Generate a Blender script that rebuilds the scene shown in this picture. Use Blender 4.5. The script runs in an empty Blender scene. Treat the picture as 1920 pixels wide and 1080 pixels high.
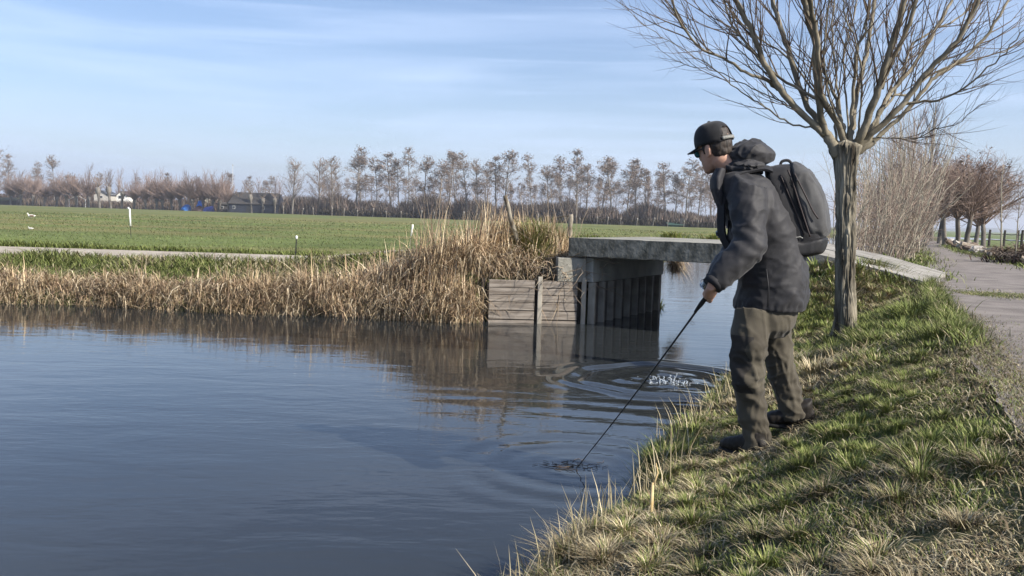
import bpy, bmesh, math, random
import numpy as np
from mathutils import Vector, Matrix
R=math.radians
random.seed(7); rng=np.random.default_rng(7)
# ---------------- camera ----------------
sc=bpy.context.scene; COL=sc.collection
FPX=1700.0
PITCH=math.atan(133/FPX); ROLL=R(1.72); CAMZ=1.55
cd=bpy.data.cameras.new('camera'); cam=bpy.data.objects.new('camera',cd); COL.objects.link(cam)
cd.sensor_width=36; cd.lens=36*FPX/1920; cd.clip_start=.05; cd.clip_end=9000
CM=Matrix.Translation((0,0,CAMZ))@Matrix.Rotation(R(90)-PITCH,4,'X')@Matrix.Rotation(ROLL,4,'Z')
cam.matrix_world=CM; sc.camera=cam
CR=np.array(CM.to_3x3())
# ---------------- world, sun, exposure ----------------
SUN_AZ=math.atan2(.85,-.53); SUN_EL=R(35)      # azimuth clockwise from +Y
sc.view_settings.view_transform='Standard'; sc.view_settings.look='None'
sc.view_settings.gamma=1; sc.view_settings.exposure=1.0
w=bpy.data.worlds.new('World'); sc.world=w; w.use_nodes=True
nt=w.node_tree; N=nt.nodes; L=nt.links; N.clear()
sky=N.new('ShaderNodeTexSky'); sky.sky_type='NISHITA'; sky.sun_disc=False
sky.sun_elevation=SUN_EL; sky.sun_rotation=SUN_AZ; sky.air_density=1.0; sky.dust_density=1.2; sky.ozone_density=2.0; sky.altitude=0
tc=N.new('ShaderNodeTexCoord'); sep=N.new('ShaderNodeSeparateXYZ'); L.new(tc.outputs['Generated'],sep.inputs[0])
def wm(op,a,b=None,c=None):
    n=N.new('ShaderNodeMath'); n.operation=op
    for i,x in enumerate((a,b,c)):
        if x is None: continue
        if isinstance(x,(int,float)): n.inputs[i].default_value=x
        else: L.new(x,n.inputs[i])
    return n.outputs[0]
zc=wm('ADD',wm('MAXIMUM',sep.outputs[2],0),.30)
cx=wm('MULTIPLY',wm('ARCTAN2',sep.outputs[0],sep.outputs[1]),1.0); cy=wm('MULTIPLY',sep.outputs[2],1.9)
cmb=N.new('ShaderNodeCombineXYZ'); L.new(cx,cmb.inputs[0]); L.new(cy,cmb.inputs[1])
def cloud(rot,sx,sy,scale,detail,lo,hi,dist=.6,off=0):
    m=N.new('ShaderNodeMapping'); m.inputs['Rotation'].default_value=(0,0,R(rot)); m.inputs['Scale'].default_value=(sx,sy,1); m.inputs['Location'].default_value=(off,off*.7,0)
    L.new(cmb.outputs[0],m.inputs[0])
    n=N.new('ShaderNodeTexNoise'); n.inputs['Scale'].default_value=scale; n.inputs['Detail'].default_value=detail; n.inputs['Distortion'].default_value=dist
    L.new(m.outputs[0],n.inputs[0])
    r=N.new('ShaderNodeMapRange'); r.inputs[1].default_value=lo; r.inputs[2].default_value=hi; r.interpolation_type='SMOOTHSTEP'
    L.new(n.outputs[0],r.inputs[0]); return r.outputs[0]
c1=cloud(9,2.0,11,1.0,6,.40,.72,.8); c2=cloud(13,2.2,26,1.3,6,.45,.80,.6,3.1); c3=cloud(-38,2.2,9,.9,4,.55,.8,.5,8)
ca=wm('MULTIPLY',wm('ADD',wm('ADD',wm('MULTIPLY',c1,.34),wm('MULTIPLY',c2,.28)),wm('MULTIPLY',c3,.16)),wm('SUBTRACT',1.0,wm('MULTIPLY',sep.outputs[2],.5)))
hz=wm('MULTIPLY',wm('POWER',wm('SUBTRACT',1.0,wm('MINIMUM',wm('MULTIPLY',wm('MAXIMUM',sep.outputs[2],0),3.6),1.0)),2.5),.55)
cf=wm('MINIMUM',wm('ADD',ca,hz),.92)
mx=N.new('ShaderNodeMixRGB'); L.new(cf,mx.inputs[0]); tint=N.new('ShaderNodeMixRGB'); tint.blend_type='MULTIPLY'; tint.inputs[0].default_value=1; tint.inputs[2].default_value=(.96,1.0,1.14,1); L.new(sky.outputs[0],tint.inputs[1]); L.new(tint.outputs[0],mx.inputs[1]); mx.inputs[2].default_value=(5.7,7.0,9.4,1)
bg=N.new('ShaderNodeBackground'); bg.inputs[1].default_value=.074; L.new(mx.outputs[0],bg.inputs[0])
wo=N.new('ShaderNodeOutputWorld'); L.new(bg.outputs[0],wo.inputs[0])
sl=bpy.data.lights.new('sun','SUN'); sl.energy=4.2; sl.angle=R(.6); sl.color=(1,.93,.83)
so=bpy.data.objects.new('sun',sl); COL.objects.link(so)
sdir=Vector((math.sin(SUN_AZ)*math.cos(SUN_EL),math.cos(SUN_AZ)*math.cos(SUN_EL),math.sin(SUN_EL)))
so.rotation_euler=sdir.to_track_quat('Z','Y').to_euler(); so.location=(5,-5,8)
try:
    sc.cycles.use_denoising=True; sc.cycles.transparent_max_bounces=8; sc.cycles.max_bounces=6
except Exception: pass
# ---------------- pixel -> real place ----------------
def ray(px,py):
    return CR@np.array([(px-960)/FPX,-(py-540)/FPX,-1.0])
def U(px,py,d):
    r=ray(px,py); return Vector(np.array([0,0,CAMZ])+r*(d/r[1]))
def G(px,py,z):
    r=ray(px,py); return Vector(np.array([0,0,CAMZ])+r*((z-CAMZ)/r[2]))
# ---------------- numpy noise ----------------
def _h(*a):
    x=np.zeros_like(a[0],dtype=np.uint64)
    for v,k in zip(a,(374761393,668265263,2147483647,1274126177)):
        x=x*np.uint64(31)+(v.astype(np.int64).astype(np.uint64))*np.uint64(k)
    x^=x>>np.uint64(13); x=x*np.uint64(1274126177); x^=x>>np.uint64(16); x=x*np.uint64(2246822519); x^=x>>np.uint64(15)
    return (x&np.uint64(0xffffff)).astype(float)/0xffffff
def vn2(x,y,s=0):
    x=np.asarray(x,float);y=np.asarray(y,float)
    i=np.floor(x);j=np.floor(y);f=x-i;g=y-j;f=f*f*(3-2*f);g=g*g*(3-2*g)
    k=np.full_like(i,s)
    a=_h(i,j,k);b=_h(i+1,j,k);c=_h(i,j+1,k);d=_h(i+1,j+1,k)
    return (a*(1-f)+b*f)*(1-g)+(c*(1-f)+d*f)*g
def fb2(x,y,s=0,o=3):
    r=0;a=.5;t=0
    for q in range(o): r=r+a*vn2(x,y,s+q);t+=a;a*=.5;x=x*2.03;y=y*2.03
    return r/t
def vn3(P,s=0):
    I=np.floor(P);F=P-I;F=F*F*(3-2*F);r=0;k=np.full(len(P),float(s))
    for dx in (0,1):
        for dy in (0,1):
            for dz in (0,1):
                wgt=(F[:,0] if dx else 1-F[:,0])*(F[:,1] if dy else 1-F[:,1])*(F[:,2] if dz else 1-F[:,2])
                r=r+wgt*_h(I[:,0]+dx,I[:,1]+dy,I[:,2]+dz,k)
    return r
def sstep(a,b,x): t=np.clip((x-a)/(b-a),0,1); return t*t*(3-2*t)
# ---------------- materials ----------------
MATS={}
def mat(name,color,rough=.8,var=None,scale=5,stretch=(1,1,1),bump=0,bscale=None,spec=.3,metal=0,attr=False,coord='Object',sheen=0,detail=6,lo=.35,hi=.65,col3=None):
    if name in MATS: return MATS[name]
    m=bpy.data.materials.new(name); m.use_nodes=True; t=m.node_tree; b=t.nodes['Principled BSDF']; lk=t.links
    b.inputs['Roughness'].default_value=rough; b.inputs['Metallic'].default_value=metal; b.inputs['Specular IOR Level'].default_value=spec
    if sheen: b.inputs['Sheen Weight'].default_value=sheen
    c=t.nodes.new('ShaderNodeTexCoord'); mp=t.nodes.new('ShaderNodeMapping'); mp.inputs['Scale'].default_value=stretch
    lk.new(c.outputs[coord],mp.inputs[0])
    n=t.nodes.new('ShaderNodeTexNoise'); n.inputs['Scale'].default_value=scale; n.inputs['Detail'].default_value=detail; lk.new(mp.outputs[0],n.inputs[0])
    base=None
    if attr:
        a=t.nodes.new('ShaderNodeAttribute'); a.attribute_name='Col'; base=a.outputs[0]
    if var is not None or attr:
        r=t.nodes.new('ShaderNodeValToRGB'); e=r.color_ramp.elements
        e[0].position=lo; e[1].position=hi
        if attr: e[0].color=(.78,.78,.78,1); e[1].color=(1.15,1.15,1.15,1)
        else:
            e[0].color=(*color,1); e[1].color=(*var,1)
            if col3: q=r.color_ramp.elements.new(min(.98,hi+.18)); q.color=(*col3,1)
        lk.new(n.outputs[0],r.inputs[0])
        if attr:
            x=t.nodes.new('ShaderNodeMixRGB'); x.blend_type='MULTIPLY'; x.inputs[0].default_value=1
            lk.new(base,x.inputs[1]); lk.new(r.outputs[0],x.inputs[2]); lk.new(x.outputs[0],b.inputs['Base Color'])
        else: lk.new(r.outputs[0],b.inputs['Base Color'])
    else: b.inputs['Base Color'].default_value=(*color,1)
    if bump:
        n2=t.nodes.new('ShaderNodeTexNoise'); n2.inputs['Scale'].default_value=bscale or scale*4; n2.inputs['Detail'].default_value=5; lk.new(mp.outputs[0],n2.inputs[0])
        bp=t.nodes.new('ShaderNodeBump'); bp.inputs['Strength'].default_value=1; bp.inputs['Distance'].default_value=bump
        lk.new(n2.outputs[0],bp.inputs['Height']); lk.new(bp.outputs[0],b.inputs['Normal'])
    MATS[name]=m; return m
# ---------------- mesh helpers ----------------
def mesh_np(name,V,Q=None,T=None,col=None,smooth=False):
    me=bpy.data.meshes.new(name); V=np.asarray(V,np.float32)
    nq=0 if Q is None else len(Q); ntr=0 if T is None else len(T)
    me.vertices.add(len(V)); me.vertices.foreach_set('co',V.ravel())
    loops=np.concatenate([np.asarray(x,np.int32).ravel() for x in (Q,T) if x is not None and len(x)])
    me.loops.add(len(loops)); me.loops.foreach_set('vertex_index',loops)
    st=np.concatenate([np.arange(nq)*4,nq*4+np.arange(ntr)*3]).astype(np.int32)
    me.polygons.add(nq+ntr); me.polygons.foreach_set('loop_start',st)
    try: me.polygons.foreach_set('loop_total',np.concatenate([np.full(nq,4),np.full(ntr,3)]).astype(np.int32))
    except Exception: pass
    me.polygons.foreach_set('use_smooth',np.full(nq+ntr,smooth))
    me.update(calc_edges=True)
    if col is not None:
        a=me.attributes.new('Col','FLOAT_COLOR','POINT'); c=np.ones((len(V),4),np.float32); c[:,:3]=col; a.data.foreach_set('color',c.ravel())
    me.validate(); return me
def link(name,me,m=None,parent=None,loc=None):
    o=bpy.data.objects.new(name,me); COL.objects.link(o)
    if m is not None and len(me.materials)==0: me.materials.append(m)
    if parent is not None: o.parent=parent
    if loc is not None: o.location=loc
    return o
def tag(o,label=None,cat=None,group=None,kind=None):
    if label: o['label']=label
    if cat: o['category']=cat
    if group: o['group']=group
    if kind: o['kind']=kind
    return o
def empty(name,loc,label,cat,group=None,rz=0):
    o=bpy.data.objects.new(name,None); COL.objects.link(o); o.location=loc; o.rotation_euler=(0,0,rz); o.empty_display_size=.1
    return tag(o,label,cat,group)
def copy_tree(o,parent=None):
    c=o.copy(); COL.objects.link(c)
    if parent is not None: c.parent=parent
    for ch in list(o.children): copy_tree(ch,c)
    return c
class MB:
    def __init__(s): s.V=[];s.Q=[];s.T=[];s.n=0;s.C=[]
    def add(s,V,Q=(),T=(),c=None):
        V=np.asarray(V,float).reshape(-1,3); s.V.append(V)
        if len(Q): s.Q.append(np.asarray(Q,int)+s.n)
        if len(T): s.T.append(np.asarray(T,int)+s.n)
        if c is not None: s.C.append(np.broadcast_to(np.asarray(c,float),(len(V),3)))
        s.n+=len(V); return s
    def box(s,c,h,rz=0,M=None,bev=0):
        h=np.asarray(h,float); c=np.asarray(c,float)
        k=min(bev,*(h*.45)) if bev else 0
        if k:
            me=bmesh.new(); bmesh.ops.create_cube(me,size=1)
            bmesh.ops.scale(me,vec=h*2,verts=me.verts); bmesh.ops.bevel(me,geom=me.edges[:],offset=k,segments=1,affect='EDGES')
            me.verts.ensure_lookup_table(); V=np.array([v.co[:] for v in me.verts])
            Q=[[v.index for v in f.verts] for f in me.faces if len(f.verts)==4]; T=[[v.index for v in f.verts] for f in me.faces if len(f.verts)==3]; me.free()
        else:
            V=np.array([[x,y,z] for x in(-1,1) for y in(-1,1) for z in(-1,1)])*h
            Q=[[0,1,3,2],[4,6,7,5],[0,4,5,1],[2,3,7,6],[0,2,6,4],[1,5,7,3]]; T=[]
        if M is not None: V=V@np.asarray(M).T
        elif rz: a=math.cos(rz);b=math.sin(rz); V=V@np.array([[a,b,0],[-b,a,0],[0,0,1]])
        return s.add(V+c,Q,T)
    def tube(s,P,r,n=6,cap=True,c=None):
        P=np.asarray([tuple(p) for p in P],float); k=len(P); r=np.broadcast_to(np.asarray(r,float),(k,))
        T=np.gradient(P,axis=0); T/=np.linalg.norm(T,axis=1)[:,None]+1e-9
        ref=np.array([0,0,1.]) if abs(T[:,2]).mean()<.75 else np.array([1.,0,0])
        A=np.cross(T,ref); A/=np.linalg.norm(A,axis=1)[:,None]+1e-9; B=np.cross(T,A)
        th=np.arange(n)*2*math.pi/n
        V=P[:,None]+r[:,None,None]*(A[:,None]*np.cos(th)[None,:,None]+B[:,None]*np.sin(th)[None,:,None])
        i=np.arange(k-1)[:,None]*n; j=np.arange(n)[None]; j2=(j+1)%n
        Q=np.stack([i+j,i+j2,i+n+j2,i+n+j],-1).reshape(-1,4)
        V=V.reshape(-1,3); Tt=[]
        if cap:
            V=np.vstack([V,P[0],P[-1]]); a=k*n
            Tt=[[a,(q+1)%n,q] for q in range(n)]+[[a+1,(k-1)*n+q,(k-1)*n+(q+1)%n] for q in range(n)]
        return s.add(V,Q,Tt,c)
    def ell(s,c,ax,n=20,m=12,M=None):
        th=np.linspace(0,math.pi,m+1)[1:-1]; ph=np.arange(n)*2*math.pi/n
        V=np.array([[math.sin(a)*math.cos(b),math.sin(a)*math.sin(b),math.cos(a)] for a in th for b in ph]+[[0,0,1],[0,0,-1]])*np.asarray(ax,float)
        if M is not None: V=V@np.asarray(M).T
        Q=[[i*n+j,(i+1)*n+j,(i+1)*n+(j+1)%n,i*n+(j+1)%n] for i in range(m-2) for j in range(n)]
        a=(m-1)*n; T=[[a,j,(j+1)%n] for j in range(n)]+[[a+1,(m-2)*n+(j+1)%n,(m-2)*n+j] for j in range(n)]
        return s.add(V+np.asarray(tuple(c)),Q,T)
    def loft(s,rings,n=28,p=2.0):
        # rings: (center, axisU, axisV) with axis lengths = radii
        V=[];th=np.arange(n)*2*math.pi/n; cs=np.cos(th);sn=np.sin(th)
        cs=np.sign(cs)*np.abs(cs)**(2/p); sn=np.sign(sn)*np.abs(sn)**(2/p)
        for c,u,v in rings: V.append(np.array(tuple(c))[None]+cs[:,None]*np.array(tuple(u))[None]+sn[:,None]*np.array(tuple(v))[None])
        k=len(rings); V=np.vstack(V+[np.array(tuple(rings[0][0]))[None],np.array(tuple(rings[-1][0]))[None]])
        Q=[[i*n+j,i*n+(j+1)%n,(i+1)*n+(j+1)%n,(i+1)*n+j] for i in range(k-1) for j in range(n)]
        a=k*n; T=[[a,(q+1)%n,q] for q in range(n)]+[[a+1,(k-1)*n+q,(k-1)*n+(q+1)%n] for q in range(n)]
        return s.add(V,Q,T)
    def mesh(s,name,smooth=False):
        return mesh_np(name,np.vstack(s.V),np.vstack(s.Q) if s.Q else None,np.vstack(s.T) if s.T else None,np.vstack(s.C) if s.C else None,smooth)
    def build(s,name,m,parent=None,smooth=False,loc=None):
        if loc is not None: s.V=[v-np.asarray(tuple(loc)) for v in s.V]
        return link(name,s.mesh(name,smooth),m,parent,loc)
def remeshed(mb,name,voxel,smooth_it=3):
    o=link('tmp',mb.mesh('tmp')); md=o.modifiers.new('r','REMESH'); md.mode='VOXEL'; md.voxel_size=voxel
    if smooth_it: ms=o.modifiers.new('s','SMOOTH'); ms.factor=.5; ms.iterations=smooth_it
    dg=bpy.context.evaluated_depsgraph_get(); me=bpy.data.meshes.new_from_object(o.evaluated_get(dg)); me.name=name
    bpy.data.objects.remove(o); me.polygons.foreach_set('use_smooth',np.ones(len(me.polygons),bool)); return me
def getV(me): a=np.zeros(len(me.vertices)*3,np.float32); me.vertices.foreach_get('co',a); return a.reshape(-1,3).astype(float)
def getN(me): a=np.zeros(len(me.vertices)*3,np.float32); me.vertex_normals.foreach_get('vector',a); return a.reshape(-1,3).astype(float)
def setV(me,V): me.vertices.foreach_set('co',V.astype(np.float32).ravel()); me.update()
def blades(name,P,H,az,lean,W,C,m,droop=.15,levels=(0,.35,.7,1),tw=None,up=None):
    P=np.asarray(P,float); n=len(P); H=np.broadcast_to(H,(n,)).astype(float); lean=np.broadcast_to(lean,(n,)); W=np.broadcast_to(W,(n,))
    D=np.stack([np.cos(az),np.sin(az),0*az],-1); sa=az+(math.pi/2 if tw is None else tw); S=np.stack([np.cos(sa),np.sin(sa),0*az],-1)
    droop=np.broadcast_to(droop,(n,)); Vs=[]; Cs=[]
    wl=[.8,1,.7]
    for q,t in enumerate(levels):
        c=P+D*(H*lean*t**1.7)[:,None]; c[:,2]+=H*(t-droop*t**2.6)
        if t<1: wv=S*(W*wl[q]*.5)[:,None]; Vs+= [c-wv,c+wv]
        else: Vs.append(c)
    V=np.stack(Vs,1); k=V.shape[1]; b=(np.arange(n)*k)[:,None]
    Q=np.concatenate([b+np.array([[2*i,2*i+1,2*i+3,2*i+2]]) for i in range(len(levels)-2)])
    T=b+np.array([[k-3,k-2,k-1]])
    Cc=np.repeat(np.asarray(C,float)[:,None],k,1)
    me=mesh_np(name,V.reshape(-1,3),Q,T,Cc.reshape(-1,3)); me.materials.append(m)
    return me
ORD=['first','second','third','fourth','fifth','sixth','seventh','eighth','ninth','tenth','eleventh','twelfth','thirteenth','fourteenth','fifteenth','sixteenth','seventeenth','eighteenth','nineteenth']
TENS={2:'twenty',3:'thirty',4:'forty',5:'fifty',6:'sixty',7:'seventy',8:'eighty'}
TENTH={2:'twentieth',3:'thirtieth',4:'fortieth',5:'fiftieth',6:'sixtieth',7:'seventieth',8:'eightieth'}
def ordw(i):
    if i<19: return ORD[i]
    n=i+1; return TENTH[n//10] if n%10==0 else TENS[n//10]+' '+ORD[n%10-1]
# ---------------- terrain ----------------
EO=np.array([.9,13.3]); EU=np.array([.871,-.491]); EV=np.array([.491,.871])   # bridge frame
def XR(Y): Y=np.asarray(Y,float); return np.interp(Y,[-40,0,3.15,3.7,4.66,6.2,7.4,8.75,12,200],[-20,-1.6,-.06,.22,.60,1.16,1.72,2.36,3.72,88.2])+.05*np.sin(Y*3.1)+.03*np.sin(Y*7.7+1)
def XL(Y): return np.interp(np.asarray(Y,float),[-100,13.4,16.2,35,60,77,300],[-56,1.1,2.67,5.9,12,19.5,130])
def FAR(X): X=np.asarray(X,float); return np.interp(X,[-60,-7.85,-.55,-.38,1.2],[18,13.9,13.05,13.34,13.5])+ .08*np.sin(X*1.7)*sstep(-.4,-1.2,X)
RY=[-8,3.65,12,17,21,25,30,36,45,60,90,127,200,600]
RL=[-2.8,2.01,5.44,7.6,9.5,11.2,13.3,15.8,19.5,26,38.6,55,86.5,260]
RR=[1.6,5.6,8.4,9.7,11.4,12.8,14.7,17.3,21.2,28.1,40.8,57.6,89.5,264]
RZ=[.85,.85,.85,.85,.85,.85,.84,.82,.80,.76,.66,.5,.4,.35]
def bridge_uv(X,Y): a=X-EO[0];b=Y-EO[1]; return a*EU[0]+b*EU[1], a*EV[0]+b*EV[1]
def ramp_z(u): return np.interp(u,[-6,-3,-.3,3.0,4.8,6],[.6,.95,1.27,1.27,.88,.87])
def hland(X,Y):
    X=np.asarray(X,float);Y=np.asarray(Y,float)
    s1=(X-XR(Y))*.91
    rz=np.interp(Y,RY,RZ); rl=np.interp(Y,RY,RL); rr=np.interp(Y,RY,RR)
    z1=np.interp(s1,[-1,-.25,-.03,.06,.22,.6,1.0,1.45],[-.8,-.5,-.12,.12,.24,.35,.40,.47])
    tr=sstep(1.3,1,(rl-X)/1.0); z1=z1+(rz-.03-z1)*np.clip(1-(rl-X)/1.1,0,1)**1.0*(s1>0)
    z1=np.where(X>rl,rz-.03,z1)
    dr=X-rr; right=np.interp(dr,[0,.6,1.6,2.4,3.4,4.5,6],[0,.0,-.12,-.75,-.75,-.42,-.42])
    z1=np.where(dr>0,z1+right*np.clip((Y-14)/6,0,1),z1)
    u,v=bridge_uv(X,Y)
    gap=np.maximum(np.maximum(-v,v-3.35),0)
    thk=np.interp(u,[3.0,3.4,3.9],[.32,.16,.03])+.06*((v>.02)&(v<3.2)&(u<4.75)); emb=ramp_z(u)-thk-gap*np.where(v<0,.42,.8)
    m1=(s1>0)&(u>2.4)&(u<7); z1=np.where(m1,np.maximum(z1,np.minimum(emb,ramp_z(u)-thk+.02)),z1)
    z1=np.where((s1>0)&(s1<1.6),z1+.07*(fb2(X*2.3,Y*2.3,3)-.5),z1)
    # left land
    s2=np.minimum(Y-FAR(X),(XL(Y)-X)*.89)
    z2=np.interp(s2,[-.8,-.2,0,.15,.5,1.4,2.6],[-.8,-.4,-.02,.14,.26,.46,.56])
    wallx=(X>-.5)&(Y<16.5); z2=np.where(wallx&(s2>.12),np.maximum(z2,.6),z2)
    embL=ramp_z(u)-.04-np.maximum(np.maximum(-v,v-3.2),0)*.55
    z2=np.where((s2>.3)&(u<.1)&(u>-6),np.maximum(z2,np.minimum(embL,.58+(s2-.2)*1.2)),z2)
    far=sstep(19.9,20.6,Y); z2=z2-.05*far+.10*(fb2(X*.25,Y*.25,9)-.5)*far
    # shallow dark drains across the field
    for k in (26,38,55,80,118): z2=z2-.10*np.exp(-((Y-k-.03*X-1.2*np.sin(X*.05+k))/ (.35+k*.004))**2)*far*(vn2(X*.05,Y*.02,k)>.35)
    z=np.where(s1>-.15,z1,np.where(s2>-.7,z2,-.8))
    z=np.where((s1>-.15)&(s2>-.3),np.maximum(z1,z2),z)
    return z
def axis(segs):
    out=[segs[0][0]]
    for a,b,st0,st1 in segs:
        x=a
        while x<b-1e-6:
            t=(x-a)/(b-a); x+=st0*(1-t)+st1*t; out.append(min(x,b))
    return np.array(sorted(set(np.round(out,4))))
def sheet(xs,ys,zf,name,col=None):
    Xg,Yg=np.meshgrid(xs,ys); Z=zf(Xg,Yg); V=np.stack([Xg,Yg,Z],-1).reshape(-1,3); nx=len(xs);ny=len(ys)
    i=np.arange(ny-1)[:,None]*nx+np.arange(nx-1)[None]; Q=np.stack([i,i+1,i+nx+1,i+nx],-1).reshape(-1,4)
    c=None if col is None else col(Xg,Yg,Z).reshape(-1,3)
    return mesh_np(name,V,Q,None,c,True)
xs=axis([(-3000,-60,400,10),(-60,-12,3,.4),(-12,14,.12,.12),(14,40,.2,.8),(40,140,1.5,6),(140,3000,10,400)])
ys=axis([(-30,0,4,.3),(0,22,.12,.12),(22,60,.25,.8),(60,300,1,10),(300,6000,15,700)])
def gcol(X,Y,Z):
    s1=(X-XR(Y))*.91; u,v=bridge_uv(X,Y)
    soil=np.array([.085,.068,.044]); grs=np.array([.105,.125,.04]); fld=np.array([.115,.142,.045]); dry=np.array([.20,.175,.075])
    n=fb2(X*1.7,Y*1.7,21)[...,None]; c=soil*(1-n)+grs*n
    rl=np.interp(Y,RY,RL); rr=np.interp(Y,RY,RR)
    isf=((s1<0)&(Y>19.2)).astype(float)[...,None]; n2=fb2(X*.22,Y*.22,31,4)[...,None]; n3=fb2(X*.05+7,Y*.22,41,4)[...,None]; n4=fb2(X*.9,Y*.9,33,3)[...,None]
    f=fld*(.50+.75*n2+.30*n4); f=f*(1-np.clip((n3-.42)*3,0,.7))+dry*np.clip((n3-.42)*3,0,.7)
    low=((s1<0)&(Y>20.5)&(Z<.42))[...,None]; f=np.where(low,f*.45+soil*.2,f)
    c=c*(1-isf)+f*isf
    rf=((X>rr+4.2))[...,None]; c=np.where(rf,fld*(.95+.4*n2),c)
    rf=((X>rr+1.4)&(X<=rr+4.2)&(Y>16))[...,None]; c=np.where(rf,soil*1.3*(.6+n2),c)
    rf=((s1>0)&(X<rl)&(Y>17))[...,None]; c=np.where(rf,fld*.75*(.6+.7*n2),c)
    return c
gm=mat('ground_mat',(0,0,0),.95,attr=True,scale=9,bump=.02,bscale=26,spec=.15,detail=8)
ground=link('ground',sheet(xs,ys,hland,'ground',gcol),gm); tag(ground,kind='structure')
# ---------------- water ----------------
RC=G(1243,712,0); RT=G(1081,876,0)
def wz(X,Y):
    r=np.hypot((X-RC.x),(Y-RC.y)*.92); a=np.arctan2(Y-RC.y,X-RC.x)
    rr_=r+.05*np.sin(a*3+1)+.03*np.sin(a*7)
    z=.017*np.exp(-((rr_-.92)/.065)**2)-.013*np.exp(-((rr_-.80)/.07)**2)+.008*np.exp(-((rr_-1.12)/.06)**2)*sstep(.2,.8,vn2(a*2,0*a,3))
    z+=.008*np.cos(rr_*19)*np.exp(-(rr_/.55)**2)+.016*(fb2(X*5,Y*5,77,3)-.5)*np.exp(-(r/.75)**4)
    z+=.007*(fb2(X*11,Y*11,78,2)-.5)*np.exp(-(r/.45)**2)
    q=np.hypot(X-RT.x,Y-RT.y); z+=.002*np.cos(q*34)*np.exp(-(q/.32)**2)+.002*np.cos(q*22)*np.exp(-((q-.6)/.3)**2)
    s=((X-2.2)*.45+(Y-8)); z+=.0010*np.sin(s*13+2*vn2(X*1.5,Y*1.5,5))*np.exp(-((Y-7.4)/1.5)**2)*np.exp(-((X-1)/1.8)**2)
    wl=.0016*np.sin((Y-7.6+.12*X)*17)*np.exp(-((Y-7.75)/.5)**2)*np.exp(-((X-.2)/1.4)**2)
    return z+wl
wxs=axis([(-80,-6,8,1),(-6,-1,1,.1),(-1,4,.024,.024),(4,24,.3,1),(24,100,5,5)])
wys=axis([(-30,4,6,.3),(4,11.5,.026,.026),(11.5,20,.3,.5),(20,220,2,20)])
wm_=bpy.data.materials.new('water_mat'); wm_.use_nodes=True; t=wm_.node_tree; b=t.nodes['Principled BSDF']
b.inputs['Base Color'].default_value=(.023,.026,.027,1); b.inputs['Roughness'].default_value=.03; b.inputs['IOR'].default_value=1.333; b.inputs['Specular IOR Level'].default_value=.5
c=t.nodes.new('ShaderNodeTexCoord')
def wn(scale,st,rot,d,prev=None,detail=3):
    mp=t.nodes.new('ShaderNodeMapping'); mp.inputs['Scale'].default_value=st; mp.inputs['Rotation'].default_value=(0,0,R(rot)); t.links.new(c.outputs['Object'],mp.inputs[0])
    n=t.nodes.new('ShaderNodeTexNoise'); n.inputs['Scale'].default_value=scale; n.inputs['Detail'].default_value=detail; n.inputs['Distortion'].default_value=.4; t.links.new(mp.outputs[0],n.inputs[0])
    bp=t.nodes.new('ShaderNodeBump'); bp.inputs['Distance'].default_value=d; t.links.new(n.outputs[0],bp.inputs['Height'])
    if prev is not None: t.links.new(prev.outputs[0],bp.inputs['Normal'])
    return bp,n
b1,_=wn(1.1,(1,2.6,1),-8,.0055); b2,_=wn(5.5,(1,2.2,1),-14,.0013,b1)
# gust patches: finer ripples come and go
mp=t.nodes.new('ShaderNodeMapping'); mp.inputs['Scale'].default_value=(.25,.6,1); t.links.new(c.outputs['Object'],mp.inputs[0])
ng=t.nodes.new('ShaderNodeTexNoise'); ng.inputs['Scale'].default_value=1.0; ng.inputs['Detail'].default_value=2; t.links.new(mp.outputs[0],ng.inputs[0])
rg=t.nodes.new('ShaderNodeMapRange'); rg.inputs[1].default_value=.42; rg.inputs[2].default_value=.62; t.links.new(ng.outputs[0],rg.inputs[0])
b3,_=wn(14,(1,2.0,1),-10,.0009,b2,2); t.links.new(rg.outputs[0],b3.inputs['Strength'])
t.links.new(b3.outputs[0],b.inputs['Normal'])
water=link('water',sheet(wxs,wys,wz,'water'),wm_); tag(water,kind='structure')
# ---------------- road and path ----------------
asph=mat('asphalt',(.155,.136,.122),.92,(.26,.232,.208),scale=3.2,bump=.012,bscale=90,spec=.2,detail=10,lo=.3,hi=.7)
def strip(name,rows,m,nseg=10,kind='structure',wob=0,seed=0):
    # rows: (xl,yl,xr,yr,zl,zr)
    V=[];n=nseg+1
    for k,(xl,yl,xr,yr,zl,zr) in enumerate(rows):
        for j in range(n):
            f=j/nseg; x=xl+(xr-xl)*f; y=yl+(yr-yl)*f; z=zl+(zr-zl)*f
            if j==0 and wob: x-=wob*(vn2(np.array([y*1.7]),np.array([0.]),seed)[0]-.5)*2+wob*.6*(vn2(np.array([y*7.]),np.array([3.]),seed)[0]-.5)
            if j==nseg and wob: x+=wob*(vn2(np.array([y*1.3]),np.array([9.]),seed)[0]-.5)*2
            V.append((x,y,z))
    Q=[[i*n+j,i*n+j+1,(i+1)*n+j+1,(i+1)*n+j] for i in range(len(rows)-1) for j in range(nseg)]
    o=link(name,mesh_np(name,V,Q,None,None,True),m); tag(o,kind=kind); return o
yy=np.concatenate([np.arange(-6,24,.12),np.arange(24,130,1),np.arange(130,600,20)])
rows=[]
for y in yy:
    l=np.interp(y,RY,RL);r=np.interp(y,RY,RR);z=np.interp(y,RY,RZ)+.0; rows.append((l,y,r,y,z,z))
strip('road',rows,asph,12,wob=.04,seed=4)
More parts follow.
